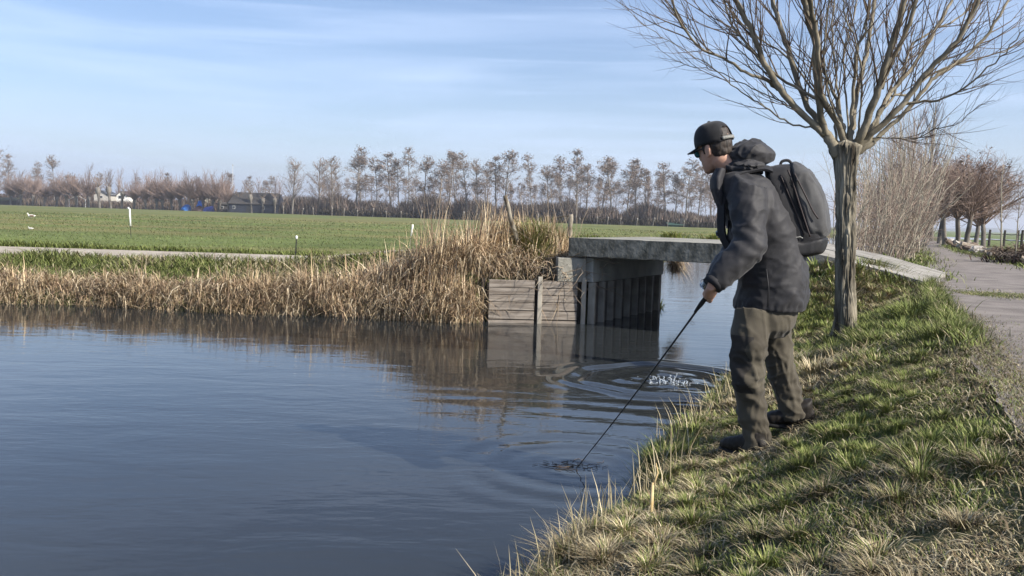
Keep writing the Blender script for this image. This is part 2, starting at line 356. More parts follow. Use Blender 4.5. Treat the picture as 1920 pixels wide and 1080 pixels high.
# path on the far bank, climbing to the bridge
grav=mat('gravel',(.29,.25,.20),.95,(.50,.45,.37),scale=6,stretch=(.5,1,1),bump=.02,bscale=60,spec=.15,detail=10,col3=(.13,.12,.07))
rows=[]
pc=[(-70,24.0,21.0),(-30,19.9,17.1),(-9.5,19.7,16.9),(-4.7,19.6,16.7),(-2.5,19.0,15.9),(-.6,17.9,15.0),(.55,17.0,14.0),(.92,16.2,13.34)]
px_=[p[0] for p in pc]
for x in np.concatenate([np.arange(-70,-12,1.5),np.arange(-12,.9,.15),[.9]]):
    y1=np.interp(x,px_,[p[1] for p in pc]); y0=np.interp(x,px_,[p[2] for p in pc])
    xb=x+1.55*max(0,min(1,(x+2.5)/3.4)); 
    h0=float(hland(np.array([x]),np.array([y0]))[0]); h1=float(hland(np.array([xb]),np.array([y1]))[0])
    zz=max(.585,min(1.29,max(h0,h1)+.02)); rows.append((x,y0,xb,y1,zz,zz))
strip('path',rows,grav,8,wob=0)
# ---------------- bridge ----------------
conc=mat('weathered_concrete',(.17,.165,.135),.9,(.36,.345,.30),scale=3.5,bump=.012,bscale=30,detail=10,lo=.3,hi=.72)
cface=mat('mossy_concrete',(.085,.083,.066),.92,(.25,.24,.20),scale=9,stretch=(1,1,.8),bump=.015,bscale=25,detail=12,lo=.36,hi=.68,col3=(.30,.29,.25))
cramp=mat('pale_slab',(.19,.175,.15),.9,(.31,.295,.26),scale=3,bump=.008,bscale=40,detail=10)
dark=mat('timber_and_recess_shade',(.02,.017,.014),.85,(.05,.042,.033),scale=6,bump=.004)
plank=mat('grey_plank',(.15,.125,.10),.85,(.30,.265,.225),scale=4,stretch=(.6,.6,9),bump=.006,bscale=18,detail=9)
steel=mat('pile_steel',(.085,.073,.06),.7,(.18,.155,.13),scale=5,stretch=(1,1,.4),bump=.004,detail=8)
flange=mat('pale_post',(.26,.235,.19),.85,(.40,.37,.31),scale=6,stretch=(1,1,.4),bump=.003,detail=8)
def B(u,v,z): return (EO[0]+EU[0]*u+EV[0]*v, EO[1]+EU[1]*u+EV[1]*v, z)
BRZ=math.atan2(EU[1],EU[0])
br=empty('bridge',B(1.5,1.6,0),'low flat concrete bridge with a mossy edge crossing the canal on a sheet pile abutment','bridge')
def prism(prof,v0,v1,name,m,parent,step=None,off=0):
    # prof: list of (u,ztop,zbot)
    mb=MB();V=[]
    for u,zt,zb in prof:
        for v in(v0,v1):
            V+= [B(u,v,zt),B(u,v,zb)]
    Q=[]
    for i in range(len(prof)-1):
        a=i*4;c=a+4; Q+=[[a,a+2,c+2,c],[a+1,c+1,c+3,a+3],[a,c,c+1,a+1],[a+2,a+3,c+3,c+2]]
    e=(len(prof)-1)*4; Q+=[[0,1,3,2],[e,e+2,e+3,e+1]]
    mb.add(V,Q); o=mb.build(name,m,None); 
    o.parent=parent; o.matrix_parent_inverse=parent.matrix_basis.inverted(); return o
def child(o,parent): o.parent=parent; o.matrix_parent_inverse=Matrix.Translation(-Vector(parent.location)) if parent.type=='EMPTY' and tuple(parent.rotation_euler)==(0,0,0) else parent.matrix_basis.inverted(); return o
us=np.arange(-.1,3.01,.1)
def ragged(us,zt,th,s): return [(u,zt(u)+.006*(random.random()-.5),zt(u)-th+.018*(random.random()-.5)) for u in us]
# top slab with worn edge; the edge beam is a second piece 3 mm proud
prism([(u,1.272,1.0) for u in (-.1,3.0)],.103,3.3,'deck_slab',conc,br)
prism(ragged(us,lambda u:1.275,.262,1),0,.10,'edge_beam',cface,br)
prism([(3.003,1.18+.09,.99),(3.6,1.165,.93),(4.35,1.005,.80),(4.78,.90,.74)],.0,1.45,'ramp_slab',cramp,br)
prism([(3.003,1.27,.99),(3.9,1.115,.87),(4.3,1.01,.82),(4.72,.905,.74)],1.58,3.25,'ramp_slab',cramp,br)
prism([(3.01,1.235,.95),(4.7,.87,.7)],1.45,1.58,'joint_fill',mat('joint_soil',(.03,.026,.018),.95,(.09,.085,.045),scale=14,bump=.01),br)
# abutment: concrete band above piles
def bbox(name,u,v,z,hu,hv,hz,m,parent,bev=.008):
    mb=MB(); c=np.array(B(u,v,z)); mb.box(c,(hu,hv,hz),rz=BRZ,bev=bev); o=mb.build(name,m,None); return child(o,parent)
bbox('abutment_beam',.05,1.72,.80,.16,1.5,.18,mat('abutment_concrete',(.30,.30,.275),.9,(.42,.42,.385),scale=3,bump=.006,bscale=30,detail=9),br)
bbox('abutment_beam',3.2,1.66,.70,.16,1.6,.28,conc,br)
for k in range(9):
    v=.30+k*.34
    bbox('sheet_pile',.135,v+.13,.10,.03,.125,.515,steel,br,.01)
    bbox('pile_rib',.185,v-.03,.14,.055,.028,.475,flange if k==0 else mat('rib_steel',(.22,.20,.17),.7,(.34,.31,.26),scale=6,bump=.003),br,.006)
bbox('sheet_pile',3.1,1.6,.0,.05,1.6,.41,steel,br)
# retaining wall left of the bridge
WA=Vector((-.36,13.2,0)); WB=Vector((1.09,13.36,0)); wd=(WB-WA).normalized(); wn_=Vector((wd.y,-wd.x,0)); wrz=math.atan2(wd.y,wd.x); WLn=(WB-WA).length
rw=empty('retaining_wall',(WA+WB)/2,'grey plank retaining wall with pale posts rising from the water beside the bridge','wall')
def wbox(name,s,o_,z,hs,ho,hz,m,bev=.006,sag=0):
    c=WA+wd*s+wn_*o_; mb=MB(); mb.box((c.x,c.y,z),(hs,ho,hz),rz=wrz,bev=bev); ob=mb.build(name,m,None); return child(ob,rw)
for a,b_ in ((.02,.70),(.80,WLn-.12)):
    for k in range(6):
        zc_=-.2+.135*k+(.10 if k else 0)
        wbox('plank',(a+b_)/2,-.03+.004*random.random(),[-.15,.115,.245,.36,.465,.575][k],(b_-a)/2-.002,.03,[.19,.062,.058,.05,.048,.055][k],plank,.005)
for s in (-.02,.745,WLn-.06):
    wbox('post_web',s-.035,-.10,.15,.03,.05,.50,dark)  # web coloured dark for the shade in the recess beside the flange
    if s>0: wbox('post_flange',s+.03,.015,.17,.034,.014,.52,flange)
wbox('cheek_block',WLn-.22,-.10,.80,.21,.11,.175,conc)
wbox('back_fill',WLn/2,-.22,.15,WLn/2,.05,.42,dark)
# bark posts
def post(name,p0,p1,r,m,label,cat='post',group=None,top=True):
    p0=Vector(p0);p1=Vector(p1); mb=MB(); P=[];rad=[]
    for k in range(13):
        t_=k/12; q=p0.lerp(p1,t_); q=q+Vector((.008*math.sin(t_*9),.006*math.cos(t_*7),0)); P.append(q-p0); rad.append(r*(1.08-.28*t_+.07*math.sin(t_*17)))
    mb.tube(P,rad,9); o=mb.build(name,m,None,smooth=True); o.location=p0; tag(o,label,cat,group); return o
oldw=mat('old_wood',(.10,.08,.055),.9,(.33,.30,.24),scale=14,stretch=(1,1,.3),bump=.012,bscale=30,detail=9)
post('wooden_post',U(975,470,14.0),U(946,367,13.7),.038,oldw,'weathered wooden post leaning left out of the dry reeds')
post('wooden_post',U(1068,462,16.4),U(1070,402,16.4),.05,oldw,'short upright wooden post at the left end of the bridge')
mb=MB(); mb.tube([U(1036,410,16.2),U(1050,406,16.3),U(1066,405,16.35)],[.015,.014,.012],6); child_=mb.build('broken_rail',dark); tag(child_,'dark broken rail stub fixed behind the upright post','rail')
mb=MB(); 
mb.box(U(1058,462,14.6),(.30,.05,.10),rz=.5,bev=.01); o=mb.build('timber_beam',dark); tag(o,'dark timber beam lying against the left end of the bridge deck','beam')
# electric fence stakes
white=mat('white_plastic',(.75,.75,.72),.5); blk=mat('black_metal',(.02,.02,.022),.5)
def stake(px,py,ptop,pmid,lx,hook,label,z=.46):
    b_=G(px,py,z); d=b_.y; e=empty('fence_stake',b_,label,'fence stake','electric fence stakes on the far bank')
    top=U(px+lx,ptop,d)-b_; mid=top*(pmid)
    m1=MB(); m1.tube([(0,0,-.1),mid],.009,6); m1.build('stake_rod',blk,e)
    m2=MB(); P=[mid,mid.lerp(top,.5),top]
    if hook: P+=[top+Vector((-.04,0,.035)),top+Vector((-.075,0,.01))]
    m2.tube(P,[.028,.03,.03]+([.034,.02] if hook else []),8); m2.build('insulator',white,e,smooth=True)
stake(246,450,392,.45,-3,True,'white hooked fence stake standing alone in the green field')
stake(768,463,421,.48,6,False,'white straight fence stake leaning right above the reeds')
e_=G(552,505,.5); e=empty('fence_stake',e_,'thin black fence stake with a tiny white cap beside the gravel path','fence stake','electric fence stakes on the far bank')
m1=MB(); tp=U(556,445,e_.y)-e_; m1.tube([(0,0,-.1),tp],.010,6); m1.build('stake_rod',blk,e); m1=MB(); m1.ell(tp,(.022,.022,.035),8,6); m1.build('insulator',white,e)
# ---------------- branching trees ----------------
def wander(p,d,L_,n,curl,upb,rnd):
    P=[np.array(p,float)]; d=np.array(d,float); d/=np.linalg.norm(d)
    for k in range(n):
        d=d+rnd.normal(0,curl,3); d[2]+=upb; d/=np.linalg.norm(d); P.append(P[-1]+d*L_/n)
    return np.array(P),d
def twigset(mb,P,Rr,rnd,count,L_,spread,r0,up=.06,curl=.09,n=4,sides=3,t0=.25,sub=0,c=None):
    for k in range(count):
        t_=t0+(1-t0)*rnd.random(); f=t_*(len(P)-1); i=min(int(f),len(P)-2); q=P[i]+(P[i+1]-P[i])*(f-i)
        T_=P[i+1]-P[i]; T_=T_/np.linalg.norm(T_); v=rnd.normal(0,1,3); v-=v@T_*T_; v/=np.linalg.norm(v)
        dd=T_*math.cos(spread)+v*math.sin(spread)*(.6+.6*rnd.random())
        l=L_*(.45+.8*rnd.random())*(1.15-.6*t_); Q_,_=wander(q,dd,l,n,curl,up,rnd)
        rr_=min(r0,np.interp(f,range(len(P)),Rr)*.7); mb.tube(Q_,np.linspace(rr_,rr_*.3,n+1),sides,cap=False,c=c)
        if sub: twigset(mb,Q_,np.linspace(rr_,rr_*.3,n+1),rnd,sub,L_*.45,spread,r0*.6,up,curl,3,sides,.2,0,c)
bark_m=mat('willow_bark',(.045,.038,.028),.92,(.31,.28,.215),scale=11,stretch=(1,1,.16),bump=.03,bscale=18,detail=10,lo=.36,hi=.66,spec=.12)
limb_m=mat('willow_limb_bark',(.115,.10,.07),.8,(.26,.228,.168),scale=7,stretch=(1,1,.5),bump=.004,bscale=40,detail=8,spec=.2)
TB=G(1585,634,.45)
for _ in range(6): TB=G(1585,634,float(hland(np.array([TB.x]),np.array([TB.y]))[0]))
TB.z-=.02
wil=empty('pollard_willow',TB,'large bare pollard willow with a furrowed trunk and spreading limbs behind the angler','tree')
TD=TB.y
def UT(u,v,dd=0): return np.array(U(1160+u/2.526,v/2.526,TD+dd))
HEAD=np.array(U(1585,262,TD))
# trunk
nr,ns=170,128; V=[]
for i in range(nr):
    t_=i/(nr-1); c0=np.array(TB)*(1-t_)+np.array(U(1586,264,TD))*t_; 
    w_=np.interp(t_,[0,.03,.10,.3,.6,.80,.88,.935,.975,1.0],[.150,.124,.106,.098,.094,.098,.112,.140,.150,.05])
    th=np.arange(ns)*2*math.pi/ns
    x=np.cos(th);y=np.sin(th)
    def rid(f,zf,s): 
        return np.abs(vn3(np.stack([x*f+.35*np.sin(t_*9),y*f,np.full(ns,t_*zf)],-1),s)-.5)*2
    r1=rid(4.2,6,1); r2=rid(9,14,2); r3=rid(18,40,3)
    prof=1.03-.20*(1-np.clip(r1*2.6,0,1))**1.3-.13*(1-np.clip(r2*2.2,0,1))-.04*r3+.05*(vn3(np.stack([x*1.2,y*1.2,np.full(ns,t_*3.)],-1),5)-.5)
    if t_>.86: prof=prof+(t_-.86)*3.0*(vn3(np.stack([x*2.6,y*2.6,np.full(ns,t_*16)],-1),8)-.5)
    root=max(0,1-t_/.08)**2*.28*(np.cos(th*4+1)*.5+.5); rr_=w_*(prof+root)
    V.append(np.stack([c0[0]+x*rr_,c0[1]+y*rr_,np.full(ns,c0[2])],-1))
V=np.vstack(V+[ (HEAD+np.array([0,0,.02]))[None] ])-np.array(TB)
i=np.arange(nr-1)[:,None]*ns; j=np.arange(ns)[None]; j2=(j+1)%ns
Q=np.stack([i+j,i+j2,i+ns+j2,i+ns+j],-1).reshape(-1,4); T_=[[nr*ns,(nr-1)*ns+q,(nr-1)*ns+(q+1)%ns] for q in range(ns)]
link('trunk',mesh_np('trunk',V,Q,T_,None,True),bark_m,wil)
limbs=[([(985,640),(960,620),(860,530),(760,420),(690,300),(640,170),(560,20),(530,-80)],40,26,-.3),
([(990,640),(930,560),(880,470),(830,330),(790,200),(740,60),(715,-80)],36,24,.5),
([(1000,650),(970,600),(950,500),(935,350),(925,180),(890,60),(870,-90)],40,28,-.5),
([(1060,640),(1000,520),(960,440),(945,300),(935,150),(905,0),(890,-80)],34,22,-.9),
([(1070,620),(1050,570),(1030,470),(990,370),(965,310),(955,200),(960,60)],26,10,.2),
([(1060,600),(1040,440),(1020,300),(1012,150),(1025,0),(1030,-90)],15,8,.9),
([(1100,640),(1110,590),(1125,480),(1160,300),(1190,150),(1215,0),(1230,-80)],32,18,.6),
([(1095,620),(1110,480),(1115,350),(1130,230),(1165,150),(1190,0),(1200,-90)],22,12,-.3),
([(1120,680),(1155,640),(1200,500),(1240,400),(1280,250),(1330,100),(1365,-60)],48,28,-.5),
([(1235,420),(1270,330),(1340,200),(1390,80),(1430,-60)],30,20,-.2),
([(1180,680),(1210,610),(1250,500),(1320,400),(1400,310),(1480,180),(1540,70),(1600,-50)],28,16,.7),
([(1150,680),(1200,630),(1280,560),(1380,450),(1470,330),(1560,240),(1640,140),(1715,-20)],38,22,-.4),
([(1190,690),(1240,640),(1350,540),(1450,420),(1520,350),(1640,270),(1760,150),(1840,0),(1870,-70)],28,12,.4),
([(1290,455),(1380,440),(1500,340),(1660,290),(1800,250),(1930,190),(2050,100)],14,7,1.0),
([(760,420),(700,380),(600,340),(520,290),(400,230),(300,120),(240,-20),(200,-100)],18,8,-.9),
([(960,480),(930,465),(800,390),(680,300),(600,200),(540,120),(485,-30)],18,9,.3),
([(980,610),(940,605),(830,590),(740,540),(640,470),(560,420),(450,320),(330,250),(200,170),(110,110),(0,10)],13,3,.2),
([(1350,490),(1480,482),(1600,440),(1750,320),(1860,220),(1950,100)],15,7,-.6),
([(1190,660),(1280,650),(1400,660),(1500,610),(1600,590),(1700,500),(1780,480)],9,3,-.8),
([(1070,640),(1030,560),(985,420),(975,200),(995,0),(1000,-80)],13,7,-.6),
([(1090,640),(1085,500),(1065,330),(1080,180),(1120,60),(1140,-80)],13,7,.9),
([(1130,640),(1145,520),(1150,400),(1135,250),(1080,80),(1050,-60)],13,6,-.9),
([(1160,650),(1220,560),(1290,470),(1350,330),(1380,220),(1480,150),(1600,90),(1720,-30)],18,9,1.1),
([(960,640),(880,560),(800,500),(700,450),(560,380),(440,330),(330,310),(240,270),(100,160)],11,3,.9),
([(1030,640),(1010,560),(900,400),(790,260),(640,160),(540,60),(430,-70)],15,8,1.3)]
rt=np.random.default_rng(11)
for P2,w0,w1,dd in limbs:
    P=[];n_=len(P2)
    for k,(u_,v_) in enumerate(P2):
        t_=k/(n_-1); P.append(UT(u_,v_,dd*t_**1.2))
    if P2[0][1]>=590: P.insert(0,UT(1068+(P2[0][0]-1068)*.35,735,dd*.05))
    P=np.array(P)-np.array(TB)
    # catmull resample
    Pe=np.vstack([2*P[0]-P[1],P,2*P[-1]-P[-2]]); out=[]
    for k in range(1,len(Pe)-2):
        for s_ in np.arange(0,1,.25):
            a,b_,c_,d_=Pe[k-1:k+3]; out.append(.5*((2*b_)+(c_-a)*s_+(2*a-5*b_+4*c_-d_)*s_**2+(3*b_-a-3*c_+d_)*s_**3))
    out.append(P[-1]); P=np.array(out); P+=rt.normal(0,.006,P.shape)
    # carry on beyond the picture's top
    if P2[-1][1]<0:
        ext,_=wander(P[-1],P[-1]-P[-2],1.1,7,.07,.04,rt); P=np.vstack([P,ext[1:]]); rad=np.concatenate([np.linspace(w0,w1,len(out)),np.linspace(w1,2,8)[1:]])
    else: rad=np.linspace(w0,w1*.6,len(out))
    rad=rad/2.526/FPX*TD*.5*.86; rad[:6]*=np.linspace(1.55,1.05,6) if w0>16 else 1
    mb=MB(); tmb=MB(); rad=rad*(1+rt.normal(0,.035,len(rad))); mb.tube(P,rad,12 if w0>16 else 7)
    big=w0>16
    twigset(tmb,P,rad,rt,int((12 if big else 9)*(len(P)/28)+4),1.05 if big else .75,R(30),.0066 if big else .0042,up=.07,curl=.07,n=6,sides=4,t0=.28,sub=3)
    twigset(tmb,P,rad,rt,6,.5,R(42),.003,up=.05,curl=.1,n=4,sides=3,t0=.25,sub=2)
    # bark warts / cut stubs
    lo_=mb.build('limb',limb_m,wil,smooth=True); tmb.build('twigs',mat('willow_twig',(.075,.052,.036),.8,(.15,.11,.075),scale=5),lo_)
# ---------------- bare tree kit (built once per kind, copied) ----------------
tw_m=mat('twig_bark',(.16,.125,.10),.9,(.25,.20,.165),scale=3)
tw_red=mat('red_twig_bark',(.17,.122,.10),.9,(.25,.185,.155),scale=3)
tk_m=mat('alder_bark',(.10,.088,.075),.9,(.22,.20,.17),scale=4,stretch=(1,1,.4))
pale_m=mat('pale_twig_bark',(.24,.215,.16),.9,(.36,.33,.26),scale=3)
cone_m=mat('catkin_mat',(.07,.05,.04),.9,(.13,.095,.075),scale=3)
def mk_tree(kind,seed,H=14):
    rd=np.random.default_rng(seed); tr=MB(); cr=MB(); bits=[]
    if kind=='alder':
        P,_=wander((0,0,-.3),(rd.normal(0,.03),rd.normal(0,.03),1),H,12,.025,.05,rd); rad=np.linspace(.15,.03,13)*H/14; tr.tube(P,rad,7)
        for k in range(46):
            t_=.32+.66*rd.random()**.8; f=t_*12; i=min(int(f),11); q=P[i]+(P[i+1]-P[i])*(f-i); a=rd.random()*6.283
            env=np.interp(t_,[.3,.5,.7,.9,1],[.10,.17,.16,.10,.05])*H; l=env*(.6+.5*rd.random()); e=rd.uniform(.15,.8)
            Q_,_=wander(q,(math.cos(a),math.sin(a),e),l,5,.14,.03,rd); cr.tube(Q_,np.linspace(.045,.02,6),3,cap=False)
            twigset(cr,Q_,np.linspace(.045,.02,6),rd,11,l*.55,R(45),.024,up=.02,curl=.16,n=3,sides=3,t0=.25,sub=3)
            bits+= [Q_[-1-int(rd.integers(0,4))]+rd.normal(0,.28,3) for _ in range(18 if t_>.55 else 9)]
    elif kind=='broad':
        P,_=wander((0,0,-.3),(0,0,1),H*.9,12,.02,.05,rd); tr.tube(P,np.linspace(.24,.04,13),8)
        for k in range(40):
            t_=.22+.75*rd.random(); f=t_*12; i=min(int(f),11); q=P[i]+(P[i+1]-P[i])*(f-i); a=rd.random()*6.283
            env=np.interp(t_,[.2,.35,.6,.85,1],[.30,.36,.30,.18,.08])*H; Q_,_=wander(q,(math.cos(a),math.sin(a),.9),env*(.7+.4*rd.random()),7,.09,.05,rd); cr.tube(Q_,np.linspace(.06,.015,8),4,cap=False)
            twigset(cr,Q_,np.linspace(.06,.015,8),rd,12,env*.35,R(40),.026,up=.05,curl=.1,n=4,sides=3,t0=.2,sub=3)
            bits+=[Q_[-1-int(rd.integers(0,5))]+rd.normal(0,.35,3) for _ in range(14)]
    elif kind=='pollard':
        P,_=wander((0,0,-.3),(rd.normal(0,.05),0,1),3.2,6,.03,0,rd); tr.tube(P,[.34,.27,.24,.24,.27,.42,.36],9)
        top=P[-1]
        for k in range(130):
            a=rd.random()*6.283; e=rd.uniform(.35,3.2)*(1 if rd.random()>.2 else .6); Q_,_=wander(top+rd.normal(0,.22,3)*[1,1,.5],(math.cos(a),math.sin(a),e),(H-3)*(.55+.5*rd.random())*(.65+.35*min(1,e/3)),5,.05,.05,rd)
            cr.tube(Q_,np.linspace(.05,.02,6),3,cap=False); twigset(cr,Q_,np.linspace(.05,.02,6),rd,6,1.6,R(28),.026,up=.05,curl=.06,n=3,sides=3,t0=.2)
    elif kind=='cut':
        P,_=wander((0,0,-.3),(rd.normal(0,.06),0,1),2.9,6,.03,0,rd); tr.tube(P,[.17,.14,.13,.13,.15,.30,.24],8)
        for k in range(14):
            a=rd.random()*6.283; Q_,_=wander(P[-1],(math.cos(a),math.sin(a),rd.uniform(.5,3)),rd.uniform(.6,2.2),4,.06,.05,rd); cr.tube(Q_,np.linspace(.03,.012,5),3,cap=False)
    elif kind=='poplar':
        P,_=wander((0,0,-.3),(0,0,1),H,12,.02,.05,rd); tr.tube(P,np.linspace(.12,.02,13),7)
        for k in range(70):
            t_=.12+.85*rd.random(); f=t_*12; i=min(int(f),11); q=P[i]; a=rd.random()*6.283
            Q_,_=wander(q,(math.cos(a),math.sin(a),3.0),H*.22*(.6+.6*rd.random()),5,.05,.09,rd); cr.tube(Q_,np.linspace(.02,.008,6),3,cap=False)
            twigset(cr,Q_,np.linspace(.02,.008,6),rd,5,H*.08,R(24),.008,up=.06,curl=.06,n=3,sides=3)
    elif kind=='round':   # rounded roadside tree, fine dense crown
        P,_=wander((0,0,-.3),(rd.normal(0,.06),rd.normal(0,.06),1),H*.38,6,.04,0,rd); tr.tube(P,np.linspace(.11,.08,7)*H/5,9); top=P[-1]
        for k in range(34):
            a=rd.random()*6.283; e=rd.uniform(.45,3.4); Q_,_=wander(P[-1-int(rd.integers(0,2))],(math.cos(a),math.sin(a),e),H*.58*(.7+.35*rd.random()),7,.12,.02,rd)
            cr.tube(Q_,np.linspace(.035,.010,8)*H/5,4,cap=False); twigset(cr,Q_,np.linspace(.035,.01,8),rd,16,H*.20,R(45),.009,up=.03,curl=.12,n=4,sides=3,t0=.15,sub=5)
            if e>1.0: bits+=[Q_[-1-int(rd.integers(0,2))]+rd.normal(0,.13,3)*H/5 for _ in range(10)]
    elif kind=='sapling':
        P,_=wander((0,0,-.2),(rd.normal(0,.05),0,1),H,10,.04,.03,rd); tr.tube(P,np.linspace(.045,.01,11),6)
        for k in range(16):
            t_=.35+.6*rd.random(); q=P[int(t_*10)]; a=rd.random()*6.283; Q_,_=wander(q,(math.cos(a),math.sin(a),1.4),H*.22*(.6+.6*rd.random()),4,.1,.05,rd); cr.tube(Q_,np.linspace(.012,.004,5),3,cap=False)
            twigset(cr,Q_,np.linspace(.012,.004,5),rd,4,H*.08,R(35),.004,n=3,sides=3)
    bm_=None
    if bits:
        bb=np.array(bits); n_=len(bb); sz=(.10 if kind in('alder','broad') else .045*H/5)
        a=rd.random(n_)*6.283; V=np.stack([bb+rd.normal(0,sz,(n_,3)),bb+rd.normal(0,sz,(n_,3)),bb+rd.normal(0,sz,(n_,3))],1).reshape(-1,3)
        cr.add(V,(),np.arange(n_*3).reshape(-1,3))
    return tr.mesh(kind+'_trunk',True),cr.mesh(kind+'_crown')
TREES={}
def proto(kind,seed,H,name,tm,cm):
    tr,cr=mk_tree(kind,seed,H); tr.materials.append(tm); cr.materials.append(cm); TREES.setdefault(kind,[]).append((tr,cr,H,name))
for s in range(5): proto('alder',100+s,14,'alder_tree',tk_m,tw_m)
for s in range(2): proto('broad',120+s,14,'broad_tree',tk_m,tw_m)
for s in range(4): proto('pollard',140+s,9,'pollard_tree',tk_m,tw_red)
for s in range(3): proto('cut',160+s,4.5,'cut_pollard',tk_m,tw_m)
for s in range(2): proto('poplar',180+s,10,'poplar_tree',tk_m,tw_red)
tw_br=mat('brown_twig_bark',(.19,.135,.11),.9,(.28,.21,.17),scale=3)
for s in range(3): proto('round',200+s,5,'roadside_tree',tk_m,tw_br)
for s in range(2): proto('sapling',220+s,4,'young_tree',pale_m,tw_m)
def put_tree(kind,v,loc,h,label,cat,group,rz=None,wide=1):
    tr,cr,H,name=TREES[kind][v%len(TREES[kind])]
    e=empty(name,loc,label,cat,group,random.random()*6.28 if rz is None else rz); s=h/H; e.scale=(s*wide,s*wide,s)
    o=link('trunk',tr,None,e); o=link('crown',cr,None,e); return e
def Hor(x): return 378.2+.03*x
def edge_y(x): return 384+.0328*x
def edge_d(x): return 1.06*FPX/(edge_y(x)-Hor(x))
def far_tree(kind,px,top,extra,v,label,group,cat='tree',wide=1):
    d=edge_d(px)+extra; p=U(px,Hor(px),d); h=(Hor(px)-top)/FPX*d+1.05; p.z=.45
    put_tree(kind,v,p,h,label,cat,group,wide=wide)
al=[(599,292),(624,288),(667,278),(680,290),(706,297),(733,292),(748,300),(768,281),(798,293),(825,308),(838,289),(853,290),(877,290),(893,300),(909,305),(930,298),(946,286),(996,293),(1025,312),(1053,295),(1080,286),(1098,310),(1128,298),(1146,296),(1172,306),(1192,303),(1212,318),(1243,308),(1262,326),(1286,300),(1306,316),(1333,330)]
for i,(x,y) in enumerate(al): far_tree('broad' if i in(0,1) else 'alder',x+random.uniform(-2,2),y-5,random.uniform(4,22),i,'tall bare tree, %s from the left in the long row beyond the field'%ordw(i),'tall bare trees beyond the field',wide=random.uniform(1.0,1.5))
n=0
for i,x in enumerate(np.arange(596,1378,11.5)):
    far_tree('alder',x+random.uniform(-8,8),random.uniform(318,345),random.uniform(28,55),i+2,'thinner bare tree in the second row, %s from the left, behind the tall row'%ordw(i),'thinner trees behind the tall row',wide=.8)
far_tree('broad',548,287,2,0,'broad bare tree with a full rounded crown right of the black barn','tall bare trees beyond the field')
pol=[20,39,61,83,106,125,144,166,187,208,228,252,273,294,305,322,338,361,382,398,411,428,449,472,492,516]
for i,x in enumerate(pol):
    far_tree('cut' if (440<x<525 or 185<x<240) else 'pollard',x,random.uniform(318,334) if x<420 else random.uniform(335,350),random.uniform(-3,1),i,'reddish pollard willow, %s from the left along the far field edge'%ordw(i),'pollard willows along the far field edge',wide=random.uniform(1.0,1.35))
for i,x in enumerate(np.arange(537,1380,27.5)):
    x=x+random.uniform(-6,6); far_tree('cut',x,edge_y(x)-random.uniform(20,30),random.uniform(-2,3),i,'small cut pollard stump, %s from the left at the foot of the tall trees'%ordw(i),'cut pollards at the foot of the tall trees')
for i,(x,y,k) in enumerate([(17,290,'alder'),(-4,268,'broad'),(62,303,'alder'),(100,288,'alder'),(75,318,'alder'),(140,330,'alder'),(166,313,'poplar'),(205,322,'poplar'),(222,320,'poplar'),(255,322,'poplar'),(285,324,'poplar'),(305,320,'poplar'),(345,324,'poplar'),(385,322,'poplar'),(425,328,'poplar'),(470,330,'alder'),(500,338,'alder'),(515,335,'poplar')]):
    far_tree(k,x,y,random.uniform(25,60),i,'bare tree rising behind the reddish pollards, %s from the left'%ordw(i),'bare trees behind the reddish pollards',wide=1.5 if k=='poplar' else 1.1)
rp2=np.random.default_rng(77)
for i in range(26):
    far_tree('poplar' if i%3 else 'alder',float(-5+21*i+rp2.uniform(-8,8)),float(rp2.uniform(322,342)),float(rp2.uniform(18,70)),i,'faint bare tree in the back row, %s from the left photo edge'%ordw(i),'faint bare trees in the back row at the left',wide=2.0 if i%3 else 1.2)
# undergrowth behind the rows
def band(name,x0,x1,n,h0,h1,ex0,ex1,cols,W,m,lean=.35,zb=.3,kind='stuff',label=None,cat=None):
    px=rng.uniform(x0,x1,n); d=edge_d(px)+rng.uniform(ex0,ex1,n); rr_=(px-960)/FPX*d
    # roll/pitch safe: use U at horizon
    P=np.array([U(a,Hor(a),b_) for a,b_ in zip(px,d)]); P[:,2]=zb
    hh=(h0+(h1-h0)*fb2(px*.03,px*0,5,3))*rng.uniform(.5,1.1,n); hh=hh*d/240
    C=np.array(cols)[rng.integers(0,len(cols),n)]*rng.uniform(.7,1.2,(n,1)); az=rng.random(n)*6.283
    o=link(name,blades(name,P,hh,az,lean*rng.uniform(0,1.5,n),W*rng.uniform(.5,1.5,n),C,m,tw=0*az+math.pi/2*rng.uniform(.6,1.4,n))); tag(o,label,cat,None,kind)
    return o
veg=mat('dry_vegetation',(0,0,0),.9,attr=True,scale=2,spec=.1)
band('undergrowth',-40,560,16000,2.2,6.5,38,70,[(.11,.075,.06),(.13,.10,.075),(.08,.065,.05),(.16,.11,.085)],.22,veg)
band('undergrowth',-40,560,9000,1.6,3.4,5,20,[(.12,.09,.075),(.15,.12,.09),(.09,.075,.06),(.17,.13,.10)],.20,veg)
band('undergrowth',520,1390,26000,2.5,9.5,5,45,[(.14,.11,.09),(.18,.15,.12),(.10,.085,.07),(.17,.125,.10)],.20,veg)
band('hedge',600,1390,14000,1.8,2.9,3,9,[(.05,.044,.032),(.075,.062,.045),(.06,.05,.035)],.30,veg,label='dark brown hedge running along the foot of the tall bare trees',cat='hedge',kind='thing')
